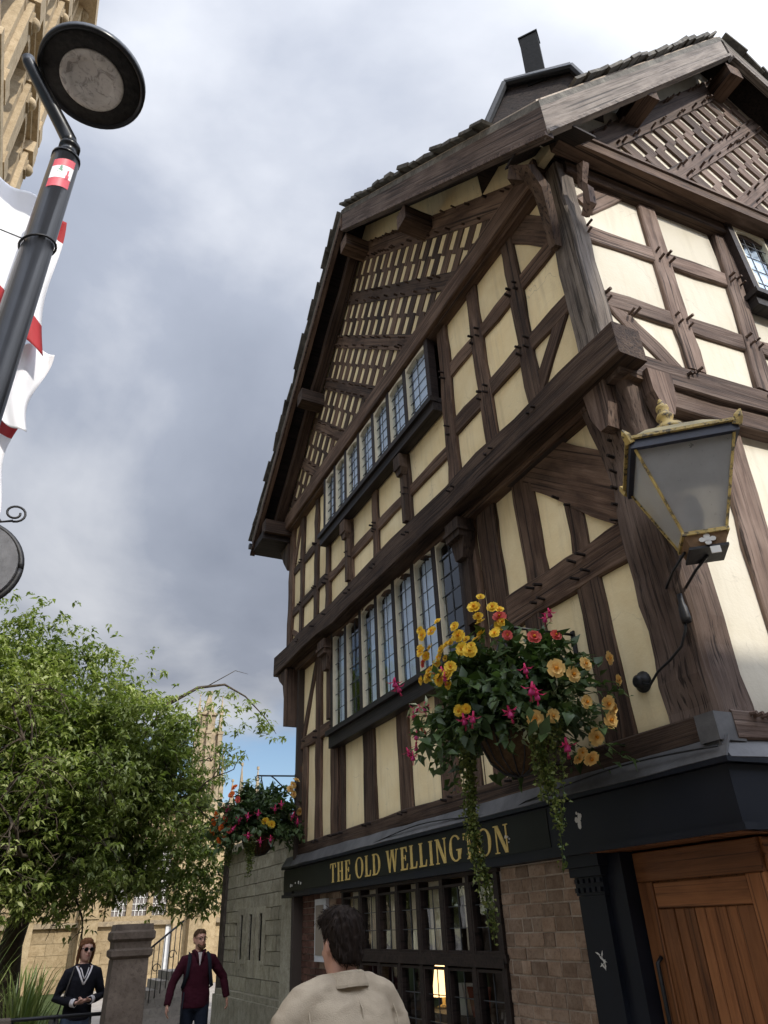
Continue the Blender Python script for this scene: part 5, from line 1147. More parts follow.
for s in range(0, 7):
    z0 = s * st_h + .2
    mb = MB(); FL.box(mb, 6.5, 10.62, z0 - .18, z0, -.3, .22); FL.box(mb, 6.5, 10.60, z0 - .30, z0 - .18, -.3, .12); FL.box(mb, 6.5, 10.61, z0, z0 + .10, -.3, .14); mb.build('string_course', 'sandstone', lb)
    for b in range(3):
        u = 10.55 - b * 1.42
        mb = MB(); FL.box(mb, u - .34, u, z0 + .10, z0 + st_h - .30, -.3, .16); FL.box(mb, u - .38, u + .03, z0 + st_h - .62, z0 + st_h - .30, -.3, .24); FL.box(mb, u - .38, u + .03, z0 + .10, z0 + .40, -.3, .22); mb.build('pilaster', 'sandstone', lb)
        if s >= 2:
            mb = MB(); mb.lathe([(.02, -.10), (.09, -.08), (.11, 0), (.09, .08), (.02, .10)], FL.p(u - .17, z0 + st_h - .95, .20), 10); mb.build('boss', 'sandstone', lb)
            mb = MB(); FL.box(mb, u - .28, u - .06, z0 + st_h - 1.10, z0 + st_h - .78, .10, .20); mb.build('boss_plate', 'sandstone_dirty', lb)
        c = u - .88; w_ = .40
        # arched window: surround with voussoirs, recessed dark glass
        mb = MB(); FL.box(mb, c - w_, c + w_, z0 + .35, z0 + st_h - .9, -.24, -.20); mb.build('window', 'notice', lb)
        n = 9
        for k in range(n):
            a0, a1 = math.pi * k / n, math.pi * (k + 1) / n; r0, r1 = w_ - .02, w_ + .14; zz = z0 + st_h - .95
            m2 = MB(); FL.poly(m2, [(c + r0 * math.cos(a0), zz + r0 * math.sin(a0)), (c + r1 * math.cos(a0 + .02), zz + r1 * math.sin(a0 + .02)), (c + r1 * math.cos(a1 - .02), zz + r1 * math.sin(a1 - .02)), (c + r0 * math.cos(a1), zz + r0 * math.sin(a1))], -.25, .07); m2.build('voussoir', 'sandstone', lb)
        mb = MB(); FL.box(mb, c - w_ - .13, c - w_ + .02, z0 + .10, z0 + st_h - .95, -.25, .06); FL.box(mb, c + w_ - .02, c + w_ + .13, z0 + .10, z0 + st_h - .95, -.25, .06); FL.box(mb, c - w_ - .13, c + w_ + .13, z0 + .10, z0 + .34, -.25, .10); FL.box(mb, c - .03, c + .03, z0 + .34, z0 + st_h - .6, -.22, -.12); mb.build('window_surround', 'sandstone', lb)
        sp = MB(); zz = z0 + st_h - .95
        for sgn in (-1, 1):
            FL.poly(sp, [(c + sgn * (w_ + .14), zz)] + [(c + sgn * (w_ + .13) * math.cos(a), zz + (w_ + .13) * math.sin(a)) for a in np.linspace(0, math.pi / 2, 7)] + [(c, z0 + st_h - .30), (c + sgn * (w_ + .14), z0 + st_h - .30)], -.25, .0)
        sp.build('spandrel', 'sandstone', lb)
mb = MB(); FL.box(mb, 6.4, 10.9, LH, LH + .4, -.5, .45); mb.build('cornice', 'sandstone', lb)

# ---------------------------------------------------------------- opposite row of buildings (behind the viewer, they shade the street)
def opp(x0, x1, y0, y1, h, label):
    t = tag(empty('opposite_building', ((x0 + x1) / 2, (y0 + y1) / 2, 0)), label, 'building'); mb = MB(); mb.bb(x0, x1, y0, y1, 0, h - .5); mb.build('wall', 'back_building', t)
    mb = MB(); mb.bb(x0 - .2, x1 + .2, y0 - .2, y1 + .25, h - .5, h - .2); mb.bb(x0 - .1, x1 + .1, y0 - .1, y1 + .1, h - .2, h); mb.build('parapet', 'back_building', t)
    F_ = Facade((0, y1), (1, 0), (0, 1)); k = 0
    for s in range(4):
        x = x0 + 1.0
        while x < x1 - 1.4:
            mb = MB(); F_.box(mb, x, x + 1.1, .9 + s * 2.8, 2.6 + s * 2.8, -.02, .04); wn = mb.build('window', 'white_board', t); mb = MB(); F_.box(mb, x + .08, x + 1.02, .98 + s * 2.8, 2.52 + s * 2.8, .03, .045); mb.build('pane', 'notice', wn); x += 2.4
opp(-14, 4.1, -17, -9, 12.3, 'plain stone block with sash windows across the square from the pub')
opp(4.2, 6.0, -17, -9, 16.0, 'unseen narrow block added for its shade, rising between the two lower blocks')  # added tall block out of view, its height set to shade the walkers
opp(6.1, 27, -17, -9, 12.0, 'long stone terrace facing the pub door across the square')

# ---------------------------------------------------------------- grey stone range beyond the pub
gw = tag(empty('grey_stone_range', (6, 13.4, 0)), 'low grey stone range with three narrow lancets beyond the pub', 'building')
FG = FA(4.0)
mb = MB(); mb.bb(4.06, 9, 11.2, 15.45, 0, 3.0); mb.build('core', 'grey_stone', gw)
lan = [14.30, 13.72, 13.12]
ashlar(FG, 11.55, 15.42, .78, 3.0, .20, .45, 0.0, gw, 'grey_stone', skip=lambda a, b, z0, z1: any(abs((a + b) / 2 - u) < (b - a) / 2 + .07 and z1 > 1.22 and z0 < 1.98 for u in lan), d=.02)
for u in lan:
    mb = MB(); FG.box(mb, u - .27, u - .085, 1.18, 2.02, -.06, .004); FG.box(mb, u + .085, u + .27, 1.18, 2.02, -.06, .005); FG.box(mb, u - .085, u + .085, 1.92, 2.02, -.06, .003); FG.box(mb, u - .085, u + .085, 1.10, 1.24, -.06, .006); mb.build('lancet_jamb', 'grey_stone', gw)
    mb = MB(); FG.box(mb, u - .085, u + .085, 1.24, 1.92, -.058, -.022); mb.build('lancet', 'flue_black', gw)
mb = MB(); FG.box(mb, 11.5, 15.5, 0, .70, -.06, .14); FG.poly(mb, [(11.5, .70), (15.5, .70), (15.5, .78), (11.5, .78)], -.06, .10); mb.build('plinth', 'grey_stone', gw)
mb = MB(); FG.box(mb, 11.4, 15.5, 3.0, 3.12, -.2, .10); mb.build('coping', 'grey_stone', gw)
mb = MB(); FG.box(mb, 11.12, 11.56, 0, 2.35, -.06, .16); FG.poly(mb, [(11.10, 2.35), (11.58, 2.35), (11.5, 2.72), (11.18, 2.72)], -.06, .12); mb.build('buttress', 'grey_stone', gw)
mb = MB(); mb.bb(3.96, 4.3, 15.46, 15.72, 0, 3.1); mb.build('dark_pier', 'black_stone', gw)

# ---------------------------------------------------------------- cathedral beyond
ct = tag(empty('cathedral', (6, 36, 0)), 'sunlit sandstone cathedral with traceried window and pinnacles behind the tree', 'cathedral')
FC = Facade((0, 32.0), (1, 0), (0, -1))
mb = MB(); mb.bb(-9, 8.2, 32.1, 40, 0, 6.0); mb.build('wall', 'church_stone', ct)
wx0, wx1 = 3.75, 6.0
ashlar(FC, -3.0, 8.2, 0.0, 2.0, .38, .95, 0.0, ct, 'church_stone', d=.03)
ashlar(FC, -3.0, 8.2, 2.16, 6.0, .38, .95, 0.0, ct, 'church_stone', skip=lambda a, b, z0, z1: b > wx0 and a < wx1 and z1 > 2.3 and z0 < 5.0, d=.03)
mb = MB(); FC.box(mb, -3.1, 8.25, 2.0, 2.16, -.1, .16); mb.build('string_course', 'sandstone_dirty', ct)
cw = None
mb = MB(); FC.box(mb, wx0, wx1, 2.3, 5.0, -.12, -.08); cw = mb.build('window', 'notice', ct)
for k in range(4):
    mb = MB(); u = wx0 + (wx1 - wx0) * k / 3; FC.box(mb, u - .10, u + .10, 2.25, 5.0, -.12, .06); mb.build('mullion', 'church_stone', cw)
mb = MB(); FC.box(mb, wx0 - .1, wx1 + .1, 2.16, 2.32, -.12, .10); FC.box(mb, wx0 - .1, wx1 + .1, 4.9, 5.1, -.12, .10); mb.build('sill', 'church_stone', cw)
mb = MB()
for k in range(3):
    a = wx0 + (wx1 - wx0) * k / 3 + .1; b = wx0 + (wx1 - wx0) * (k + 1) / 3 - .1
    for i in range(1, 4): FC.box(mb, a + (b - a) * i / 4 - .012, a + (b - a) * i / 4 + .012, 2.3, 4.9, -.08, -.05)
    for z in np.arange(2.5, 4.8, .22): FC.box(mb, a, b, z - .012, z + .012, -.08, -.052)
mb.build('came', 'chip_white', cw)
for (u, w_) in ((.9, .6), (3.05, .6), (6.9, .5), (-1.2, .6)):
    mb = MB(); FC.box(mb, u - w_ / 2, u + w_ / 2, 0, 2.3, -.1, .95); FC.poly(mb, [(u - w_ / 2, 2.3), (u + w_ / 2, 2.3), (u + w_ / 2, 3.1), (u - w_ / 2, 3.1)], -.1, .55); FC.box(mb, u - w_ / 2 - .05, u + w_ / 2 + .05, 2.24, 2.34, -.1, 1.0); mb.build('buttress', 'church_stone', ct)
mb = MB(); FC.box(mb, 5.95, 6.75, .3, 2.0, .0, .06); mb.build('white_door', 'white_board', ct)
mb = MB(); FC.box(mb, 6.98 + .45, 7.75, 2.35, 3.3, -.02, .06); mb.build('window', 'notice', ct)
# parapet with pinnacles
mb = MB(); FC.box(mb, -3.2, 8.3, 6.0, 6.25, -.3, .2); mb.build('cornice', 'church_stone', ct)
def pinnacle(x, y, z, h, w, parent, name='pinnacle'):
    mb = MB(); mb.bb(x - w, x + w, y - w, y + w, z, z + h * .35); n = 5
    mb.loft([[(x + k * w * sx, y + k * w * sy, z + h * f) for sx, sy in ((-1, -1), (1, -1), (1, 1), (-1, 1))] for k, f in ((1.3, .35), (1.3, .40), (.8, .45), (.15, .95), (.05, 1.0))], 0, False)
    for f in (.55, .68, .80): mb.bb(x - w * .9 * (1.15 - f), x + w * .9 * (1.15 - f), y - w * (1.15 - f), y + w * (1.15 - f), z + h * f, z + h * f + .06)
    mb.bb(x - w * .4, x + w * .4, y - w * .4, y + w * .4, z + h * .97, z + h * 1.03); mb.build(name, 'sandstone_dirty', parent)
# turret tower
TX, TY = 7.05, 32.2
tw = MB(); tw.bb(TX - .9, TX + .75, TY - .6, TY + 1.2, 0, 6.1); tw.build('turret_base', 'church_stone', ct)
mb = MB(); mb.bb(TX - 1.0, TX + .85, TY - .7, TY + 1.3, 6.1, 6.3); mb.bb(TX - .95, TX + .8, TY - .65, TY + 1.25, 6.3, 6.4); mb.build('turret_ledge', 'sandstone_dirty', ct)
mb = MB(); mb.bb(TX - .55, TX + .35, TY - .1, TY + .8, 6.4, 9.6); tm = mb.build('turret', 'sandstone_dirty', ct)
for (dx) in (-.62, -.12, .40):
    mb = MB(); mb.bb(TX + dx - .10, TX + dx + .10, TY - .35, TY - .1, 6.4, 9.3); mb.bb(TX + dx - .13, TX + dx + .13, TY - .38, TY - .1, 9.3, 9.42); mb.bb(TX + dx - .07, TX + dx + .07, TY - .30, TY - .1, 9.42, 9.9); mb.build('turret_shaft', 'sandstone_dirty', tm)
    pinnacle(TX + dx, TY - .22, 9.9, 1.1, .07, ct)
pinnacle(TX + .62, TY - .25, 6.4, 2.2, .09, ct); pinnacle(TX - .1, TY + .3, 9.6, 1.7, .3, ct)
for (az, top) in ((.256, .178), (.268, .200), (.291, .196)): pinnacle(az * 33, 33, 5.9, top * 33 + 1.68 - 5.9, .12, ct)
mb = MB(); mb.bb(7.8, 12, 32.9, 34, 0, 5.9); mb.build('aisle', 'sandstone_dirty', ct)

# ---------------------------------------------------------------- stone steps with an iron rail
sp = tag(empty('stone_steps', (3.2, 19, 0)), 'flight of stone steps with a wrought iron rail against the sunlit wall', 'steps')
for i in range(6):
    mb = MB(); mb.bb(2.55 + i * .22, 4.2, 18.6, 20.0, i * .16, (i + 1) * .16); mb.build('step', 'slab_stone', sp)
mb = MB(); mb.tube([(2.55, 18.6, .95), (3.85, 18.6, 1.92)], .022, 6)
for i in range(12): x = 2.6 + i * .11; mb.tube([(x, 18.6, max(0, (x - 2.55) / .22 * .16 - .1)), (x, 18.6, .95 + (x - 2.55) * .746)], .010, 5)
for k in range(4): x0 = 2.7 + k * .32; z0 = .45 + (x0 - 2.55) * .746; mb.tube([(x0 + .10 * math.cos(a) * (1 - a / 9), 18.58, z0 + .10 * math.sin(a) * (1 - a / 9)) for a in np.linspace(0, 7, 16)], .010, 5)
mb.build('rail', 'iron', sp)

mb = MB(); mb.add([(-14, 10.2, .012), (2.0, 10.2, .012), (2.2, 18.0, .012), (2.3, 31.8, .012), (-14, 31.8, .012)], [(0, 1, 2, 3, 4)]); struct(mb.build('lawn', 'lawn'))
bd = tag(empty('low_wall', (-.5, 13.2, 0)), 'low dry stone retaining wall behind the planted bed', 'wall')
for r in range(3):
    x = -5.0 + (.2 if r % 2 else 0)
    while x < 1.75:
        l = rnd.uniform(.35, .6); m2 = MB(); m2.bb(x + .006, x + l - .006, 13.0 + jit(.015), 13.4, r * .17 + .012, r * .17 + .165); m2.build('stone', 'pillar_stone', bd); x += l
# ---------------------------------------------------------------- stone gate piers and low rail
gp = tag(empty('gate_pier', (1.40, 9.5, 0)), 'weathered stone gate pier with moulded cap beside the walking woman', 'pier')
def pier_parts(x, y, w, h, par):
    mb = MB(); mb.loft([[(x + sx * k, y + sy * k, z) for sx, sy in ((-1, -1), (1, -1), (1, 1), (-1, 1))] for k, z in ((w * 1.25, 0), (w * 1.25, .25), (w * 1.08, .30), (w, h - .34), (w * .97, h - .33))], 0, False); mb.build('shaft', 'pillar_stone', par)
    mb = MB(); mb.loft([[(x + sx * k, y + sy * k, z) for sx, sy in ((-1, -1), (1, -1), (1, 1), (-1, 1))] for k, z in ((w * .97, h - .33), (w * 1.16, h - .30), (w * 1.18, h - .25), (w * 1.04, h - .23), (w * 1.06, h - .17), (w * 1.22, h - .14), (w * 1.22, h - .08), (w * 1.10, h - .06), (w * 1.06, h))], 0, False); mb.build('cap', 'pillar_stone', par)
pier_parts(1.40, 9.5, .185, 1.79, gp)
g2 = tag(empty('gate_pier', (.13, 8.6, 0)), 'short squat stone pier beside the grassy plants', 'pier'); pier_parts(.13, 8.6, .15, 1.06, g2)
rl = tag(empty('iron_railing', (.8, 9.8, 0)), 'low plain iron rail running between the two stone piers', 'railing')
mb = MB(); mb.tube([(-.2, 9.75, .97), (1.2, 9.6, .97)], .018, 6); mb.build('top_rail', 'iron', rl)
for x in (-.1, .35, .75, 1.1):
    mb = MB(); mb.tube([(x, 9.75 - .1 * x, 0), (x, 9.75 - .1 * x, .97)], .014, 6); mb.build('baluster', 'iron', rl)

# ---------------------------------------------------------------- tree
def tree():
    r_ = np.random.RandomState(21); bx, by = 0.35, 17.0
    t = tag(empty('tree', (bx, by, 0)), 'broad leafy tree with drooping light green leaflets in front of the cathedral', 'tree')
    tr = MB(); tr.tube([(bx, by, 0), (bx + .05, by, .8), (bx - .02, by, 1.6), (bx + .1, by + .1, 2.4), (bx + .05, by, 3.2)], [.30, .22, .20, .18, .14], 12); tr.build('trunk', 'bark', t)
    br = MB(); tips = []
    def branch(p, d, L, r, lvl):
        pts = [np.array(p)]; d = np.array(d, float); d /= np.linalg.norm(d); n = 6
        for i in range(n):
            d = d + r_.normal(size=3) * .14 + np.array([0, 0, .05 if lvl < 2 else -.12]); d /= np.linalg.norm(d); pts.append(pts[-1] + d * L / n)
        br.tube([tuple(q) for q in pts], list(np.linspace(r, r * .45, n + 1)), 5 if lvl else 7)
        if lvl >= 2:
            for q in pts[2:]: tips.append(q)
        if lvl < 3:
            for k in range((9, 6, 5)[lvl]):
                i = r_.randint(2, n + 1); nd = d * .7 + r_.normal(size=3) * .75; branch(pts[i], nd, L * r_.uniform(.45, .68), r * .5, lvl + 1)
    for k in range(9):
        a = 2 * math.pi * k / 9 + r_.uniform(-.3, .3); branch((bx, by, r_.uniform(2.0, 3.2)), (math.cos(a) * 1.1, math.sin(a) * .8, r_.uniform(.35, 1.15)), r_.uniform(2.3, 3.2), .085, 0)
    # the long arching limb to the right
    arc = [(1.6, 16.4, 3.9), (2.0, 16.1, 5.2), (2.5, 15.9, 6.05), (3.1, 15.8, 6.45), (3.7, 15.8, 6.58), (4.2, 15.8, 6.35), (4.7, 15.8, 5.9), (4.98, 15.8, 5.55)]
    br.tube(arc, [.05, .045, .04, .034, .026, .018, .012, .006], 6); br.tube([(3.3, 15.8, 6.5), (3.9, 15.7, 6.9), (4.2, 15.7, 6.85)], [.012, .008, .004], 5)
    lim = br.build('limbs', 'bark', t)
    # crown: clusters of leaflets hanging from twig tips, filling an uneven set of lobes
    lobes = [((-.9, 16.6, 5.6), (1.8, 1.7, 1.8)), ((.6, 16.3, 5.9), (1.5, 1.6, 1.4)), ((1.9, 16.4, 5.0), (1.5, 1.5, 1.45)), ((.2, 16.2, 4.2), (2.4, 1.7, 1.9)), ((2.5, 16.6, 3.6), (1.45, 1.3, 1.5)), ((-1.4, 16.5, 3.6), (1.7, 1.5, 1.6)), ((3.3, 16.4, 2.9), (.9, .9, 1.0)), ((-.6, 16.9, 7.1), (1.0, 1.0, .9)), ((1.2, 16.2, 2.95), (1.6, 1.3, .75)), ((-3.2, 16.5, 4.6), (1.8, 1.6, 2.0)), ((3.75, 16.3, 2.5), (.5, .6, .55))]
    C_ = []
    for (c, rr) in lobes:
        n = int(500 * rr[0] * rr[1] * rr[2] ** .9)
        d = unit(n); rad = r_.uniform(.55, 1.04, n) ** .6; C_.append(np.array(c) + d * np.array(rr) * rad[:, None])
    C_ = np.concatenate(C_)
    keep = np.array([mnoise.noise(Vector(p) * 1.15 + Vector((3, 1, 7))) + .35 * mnoise.noise(Vector(p) * 2.9) > -.27 for p in C_]); C_ = C_[keep]
    extra = [np.array(p) + r_.normal(size=3) * np.array([.16, .2, .14]) for p in tips[::2] if p[2] > 1.9 and p[2] < 8.4]
    arc_np = [np.array(p) for p in arc[2:]]; al = []
    for i in range(len(arc_np) - 1):
        for q in range(15): s = r_.rand(); p = arc_np[i] * (1 - s) + arc_np[i + 1] * s; al.append(p + np.array([r_.normal() * .12, r_.normal() * .2, -r_.rand() * .9 * (1.0 if i < 3 else .25)]))
    for (x, z) in ((4.0, 4.9), (3.85, 5.3), (4.05, 5.1), (3.5, 5.2), (3.4, 4.7), (3.75, 4.6), (4.35, 4.5), (4.6, 4.0), (3.2, 5.5), (3.6, 5.7)):
        for q in range(5): al.append(np.array([x, 15.8, z]) + r_.normal(size=3) * .12)
    for (x, z) in ((-.4, 8.1), (-.2, 7.8), (-1.1, 8.5), (-1.2, 8.0), (.9, 7.3), (1.4, 6.9), (.2, 7.8), (.6, 7.5), (2.0, 6.8), (2.4, 6.4)):
        for q in range(9): al.append(np.array([x, 16.4, z]) + r_.normal(size=3) * np.array([.2, .3, .16]))
    C_ = np.concatenate([C_, np.array(extra), np.array(al)])
    P = []; D = []; N_ = []; Ln = []; Ti = []; big = mnoise
    for c in C_:
        base_t = .45 + .5 * mnoise.noise(Vector(c) * .9); a0 = r_.uniform(0, 6.28); k = r_.randint(5, 9); tilt = r_.uniform(-.75, .15)
        for q in range(k):
            a = a0 + (q / k - .5) * 4.4 + r_.normal() * .15; P.append(c + r_.normal(size=3) * .035); D.append(np.array([math.cos(a), math.sin(a), tilt + r_.normal() * .25])); N_.append(np.array([0, 0, 1.]) + r_.normal(size=3) * .3); Ln.append(r_.uniform(.09, .18)); Ti.append(np.clip(base_t + r_.normal() * .27, 0, 1))
    P = np.array(P); n = len(P); Ln = np.array(Ln)
    o = link('crown', leaves_mesh('crown', P, np.array(D), np.array(N_), Ln, Ln * r_.uniform(.34, .48, n), 'tree_leaf', np.array(Ti), .3), t)
    print('TREE clusters', len(C_), 'leaves', n)
tree()
# ---------------------------------------------------------------- plants at the lower left
def spiky(x, y, n, h, spread_, label, seed, mat='grass_leaf'):
    r_ = np.random.RandomState(seed); mb = MB()
    for k in range(n):
        a = r_.uniform(0, 6.28); l = h * r_.uniform(.6, 1.1); o = spread_ * r_.uniform(.2, 1.0); w = r_.uniform(.012, .022); bx, by = x + r_.normal() * .07, y + r_.normal() * .07; V = []
        for i in range(6):
            s = i / 5; rr = o * s ** 1.6; z = l * math.sin(s * 1.45); ww = w * (1 - s) ** .7 + .001; cx, cy = bx + rr * math.cos(a), by + rr * math.sin(a); V += [(cx - math.sin(a) * ww, cy + math.cos(a) * ww, z), (cx + math.sin(a) * ww, cy - math.cos(a) * ww, z)]
        mb.add(V, [(2 * i, 2 * i + 1, 2 * i + 3, 2 * i + 2) for i in range(5)], 0, True)
    me = mb.mesh('spiky_plant', mat); at = me.attributes.new('tint', 'FLOAT', 'POINT'); at.data.foreach_set('value', [float(v) for v in r_.uniform(0, 1, len(me.vertices))]); return tag(link('spiky_plant', me), label, 'plant')
spiky(.50, 10.9, 150, 1.35, .55, 'clump of tall pale grassy leaves behind the iron rail', 2)
spiky(.30, 9.3, 110, .85, .4, 'short dense tuft of grassy leaves beside the squat pier', 4)
spiky(-.15, 11.5, 90, 1.9, .7, 'tallest arching spiky plant at the edge of the bed', 6)
# ---------------------------------------------------------------- people
FUSE = bpy.data.scenes.new('fuse')            # scratch scene used only to fuse shapes, removed below
def link_local(name, me, parent):
    o = bpy.data.objects.new(name, me); col.objects.link(o); o.parent = parent; return o
def solid(name, mb, voxel, smooth, mat, parent, wrinkle=0.0, wfreq=9.0, aniso=(1, 1, 1), seed=0):
    """fuse overlapping closed shapes into one continuous skin"""
    me0 = mb.mesh('tmp', mat); o = bpy.data.objects.new('tmp', me0); FUSE.collection.objects.link(o)
    r = o.modifiers.new('r', 'REMESH'); r.mode = 'VOXEL'; r.voxel_size = voxel; r.use_smooth_shade = True
    s = o.modifiers.new('s', 'SMOOTH'); s.factor = .5; s.iterations = smooth
    vl = FUSE.view_layers[0]; vl.update(); dg = vl.depsgraph; me = bpy.data.meshes.new_from_object(o.evaluated_get(dg)); me.name = name
    bpy.data.objects.remove(o); bpy.data.meshes.remove(me0)
    me.materials.clear(); me.materials.append(M(mat))
    if wrinkle:
        off = Vector((seed * 3.1, seed * 1.7, seed * .9))
        for v in me.vertices:
            p = Vector((v.co.x * aniso[0], v.co.y * aniso[1], v.co.z * aniso[2])) * wfreq + off
            n = mnoise.noise(p) + .5 * mnoise.noise(p * 2.3); ridge = 1 - abs(mnoise.noise(p * .8 + Vector((5, 5, 5)))) * 2
            q = Vector((p.x * .6 + p.z * 1.6, p.y * 1.2, p.z * 1.1 - p.x * .9)) * 1.35; fine = (1 - abs(mnoise.noise(q)) * 2.6)
            v.co += v.normal * wrinkle * (n * .5 + ridge * .4 + max(-.4, fine) * .45)
    me.polygons.foreach_set('use_smooth', [True] * len(me.polygons)); return link_local(name, me, parent)
def ring(cx, cy, z, rx, ry, k=20, pw=1.0):
    out = []
    for i in range(k):
        a = 2 * math.pi * i / k; c, s = math.cos(a), math.sin(a)
        out.append((cx + rx * math.copysign(abs(c) ** pw, c), cy + ry * math.copysign(abs(s) ** pw, s), z))
    return out
def hand(mb, w, d, palm_n, side, curl=.5):
    """palm and five fingers from the wrist w along d; palm_n = palm normal"""
    w, d, n = Vector(w), Vector(d).normalized(), Vector(palm_n).normalized(); s = d.cross(n).normalized() * side
    mb.tube([w - d * .02, w + d * .03, w + d * .085], [.026, .036, .036], 10, 0, True, True, .5, n)
    for k, (o, l) in enumerate(((-.027, .060), (-.009, .072), (.009, .068), (.026, .054))):
        b = w + d * .08 + s * o; p1 = b + d * l * .45 + n * curl * .012; p2 = p1 + (d * (1 - curl * .6) + n * curl).normalized() * l * .35; p3 = p2 + (d * (1 - curl) + n * curl * 1.3).normalized() * l * .28
        mb.tube([b - d * .02, b, p1, p2, p3], [.0095, .0095, .009, .0085, .0065], 7)
    t0 = w + d * .025 - s * .028; t1 = t0 + (d * .7 - s * .8 + n * .3).normalized() * .035; t2 = t1 + (d - s * .25 + n * .4).normalized() * .03
    mb.tube([w + d * .01 - s * .01, t0, t1, t2], [.014, .012, .0105, .0075], 7)
def make_person(name, loc, rz, H, label, arms, top, legs, skinm, hairf, female=False, step=.18, head_turn=0.0, wr_top=.007, voxel=.009, top_extra=None, head_z=0.0, head_s=1.0):
    """arms: ((elbow),(wrist),(hand dir),(palm normal)) for the person's right (-x) and left (+x)"""
    s = H / 1.75; t = tag(empty(name, loc, rz), label, 'person'); t.scale = (s, s, s); w = .90 if female else 1.0
    body = MB()
    body.loft([ring(0, 0, .86, .15 * w, .10), ring(0, 0, .95, .165, .112), ring(0, 0, 1.07, .135 * w, .092), ring(0, -.005, 1.2, .15 * w, .10), ring(0, -.008, 1.32, .165 * w, .108), ring(0, 0, 1.42, .155 * w, .09), ring(0, .008, 1.465, .10, .07), ring(0, .008, 1.50, .058 * w, .058), ring(0, 0, 1.57, .054 * w, .058)])
    hd = MB()
    Hm = Matrix.Translation((0, 0, 1.53 + head_z)) @ Matrix.Rotation(head_turn, 4, 'Z') @ Matrix.Scale(head_s, 4) @ Matrix.Translation((0, 0, -1.53))
    def hr(cx, cy, z, rx, ry, pw=1.0): return [tuple(Hm @ Vector(p)) for p in ring(cx, cy, z, rx, ry, 20, pw)]
    body.loft([hr(0, -.045, 1.520, .030, .035), hr(0, -.035, 1.535, .045, .055), hr(0, -.022, 1.565, .058, .076), hr(0, -.008, 1.605, .068, .090), hr(0, .0, 1.65, .073, .096), hr(0, .004, 1.69, .072, .094), hr(0, .008, 1.725, .058, .076), hr(0, .01, 1.748, .028, .04)])
    def hp(*p): return Hm @ Vector(p)
    body.tube([hp(0, -.082, 1.660), hp(0, -.100, 1.635), hp(0, -.116, 1.612), hp(0, -.098, 1.602)], [.010, .012, .014, .010], 8)
    for sx in (-1, 1):
        body.tube([hp(sx * .074, .012, 1.66), hp(sx * .083, .02, 1.645), hp(sx * .080, .016, 1.615), hp(sx * .072, .008, 1.60)], [.010, .013, .011, .008], 7)
        body.tube([hp(sx * .012, -.092, 1.672), hp(sx * .050, -.078, 1.675)], [.010, .008], 6)
        body.tube([hp(sx * .035, -.075, 1.615), hp(sx * .02, -.085, 1.585)], [.022, .016], 7)
    body.tube([hp(-.022, -.093, 1.578), hp(0, -.100, 1.578), hp(.022, -.093, 1.578)], [.006, .009, .006], 7)
    for i, sx in enumerate((-1, 1)):
        el, wr, hd_, pn = arms[i]; sh = Vector((sx * .175 * w, 0, 1.405)); el, wr = Vector(el), Vector(wr)
        body.tube([Vector((sx * .09, 0, 1.42)), sh, sh.lerp(el, .5), el, el.lerp(wr, .4), wr], [.05, .048, .042, .036, .034, .026], 12)
        hand(body, wr, hd_, pn, sx, .55)
        hip = Vector((sx * .088, 0, .90)); kn = Vector((sx * .092, -.03 - sx * step * .45, .50)); an = Vector((sx * .09, .02 - sx * step, .09)); toe = an + Vector((0, -.13, -.05))
        body.tube([hip, hip.lerp(kn, .5), kn, kn.lerp(an, .35), an], [.085, .072, .054, .055, .036], 12); body.tube([an + Vector((0, .04, -.04)), an + Vector((0, -.04, -.045)), toe], [.036, .04, .028], 10)
    solid('body', body, voxel, 3, skinm, t)
    # eyes, brows, mouth
    mb = MB()
    for sx in (-1, 1): mb.lathe([(.002, -.008), (.010, -.004), (.011, .0), (.010, .004), (.002, .008)], hp(sx * .030, -.083, 1.648), 8)
    link_local('eyes', mb.mesh('eyes', 'eye'), t)
    mb = MB(); mb.tube([hp(-.022, -.098, 1.5775), hp(0, -.106, 1.577), hp(.022, -.098, 1.5775)], [.003, .006, .003], 6); link_local('mouth', mb.mesh('mouth', 'lip'), t)
    # trousers
    tr = MB(); tr.loft([ring(0, 0, .84, .158 * w, .112), ring(0, 0, .93, .176, .122), ring(0, 0, 1.02, .155 * w, .108)])
    for sx in (-1, 1):
        hip = Vector((sx * .088, 0, .90)); kn = Vector((sx * .092, -.03 - sx * step * .45, .50)); an = Vector((sx * .09, .02 - sx * step, .09))
        tr.tube([hip, hip.lerp(kn, .5), kn, kn.lerp(an, .5), an + Vector((0, 0, -.02))], [.096, .084, .068, .064, .058], 14)
        sho = MB(); toe = an + Vector((0, -.15, -.055)); sho.tube([an + Vector((0, .06, -.045)), an + Vector((0, -.03, -.045)), toe, toe + Vector((0, -.03, 0))], [.034, .044, .036, .02], 12); solid('shoe', sho, .012, 2, 'shoe', t)
    solid('trousers', tr, .014, 3, legs, t, .006, 10, (1, 1, .7), 2)
    # top garment
    tp = MB(); tp.loft([ring(0, 0, .87 if not female else .93, .185 * w, .128), ring(0, 0, 1.0, .182 * w, .126), ring(0, 0, 1.10, .168 * w, .118), ring(0, -.005, 1.22, .180 * w, .124), ring(0, -.008, 1.33, .194 * w, .130), ring(0, 0, 1.415, .188 * w, .112), ring(0, .008, 1.462, .125, .086), ring(0, .010, 1.492, .080, .074)])
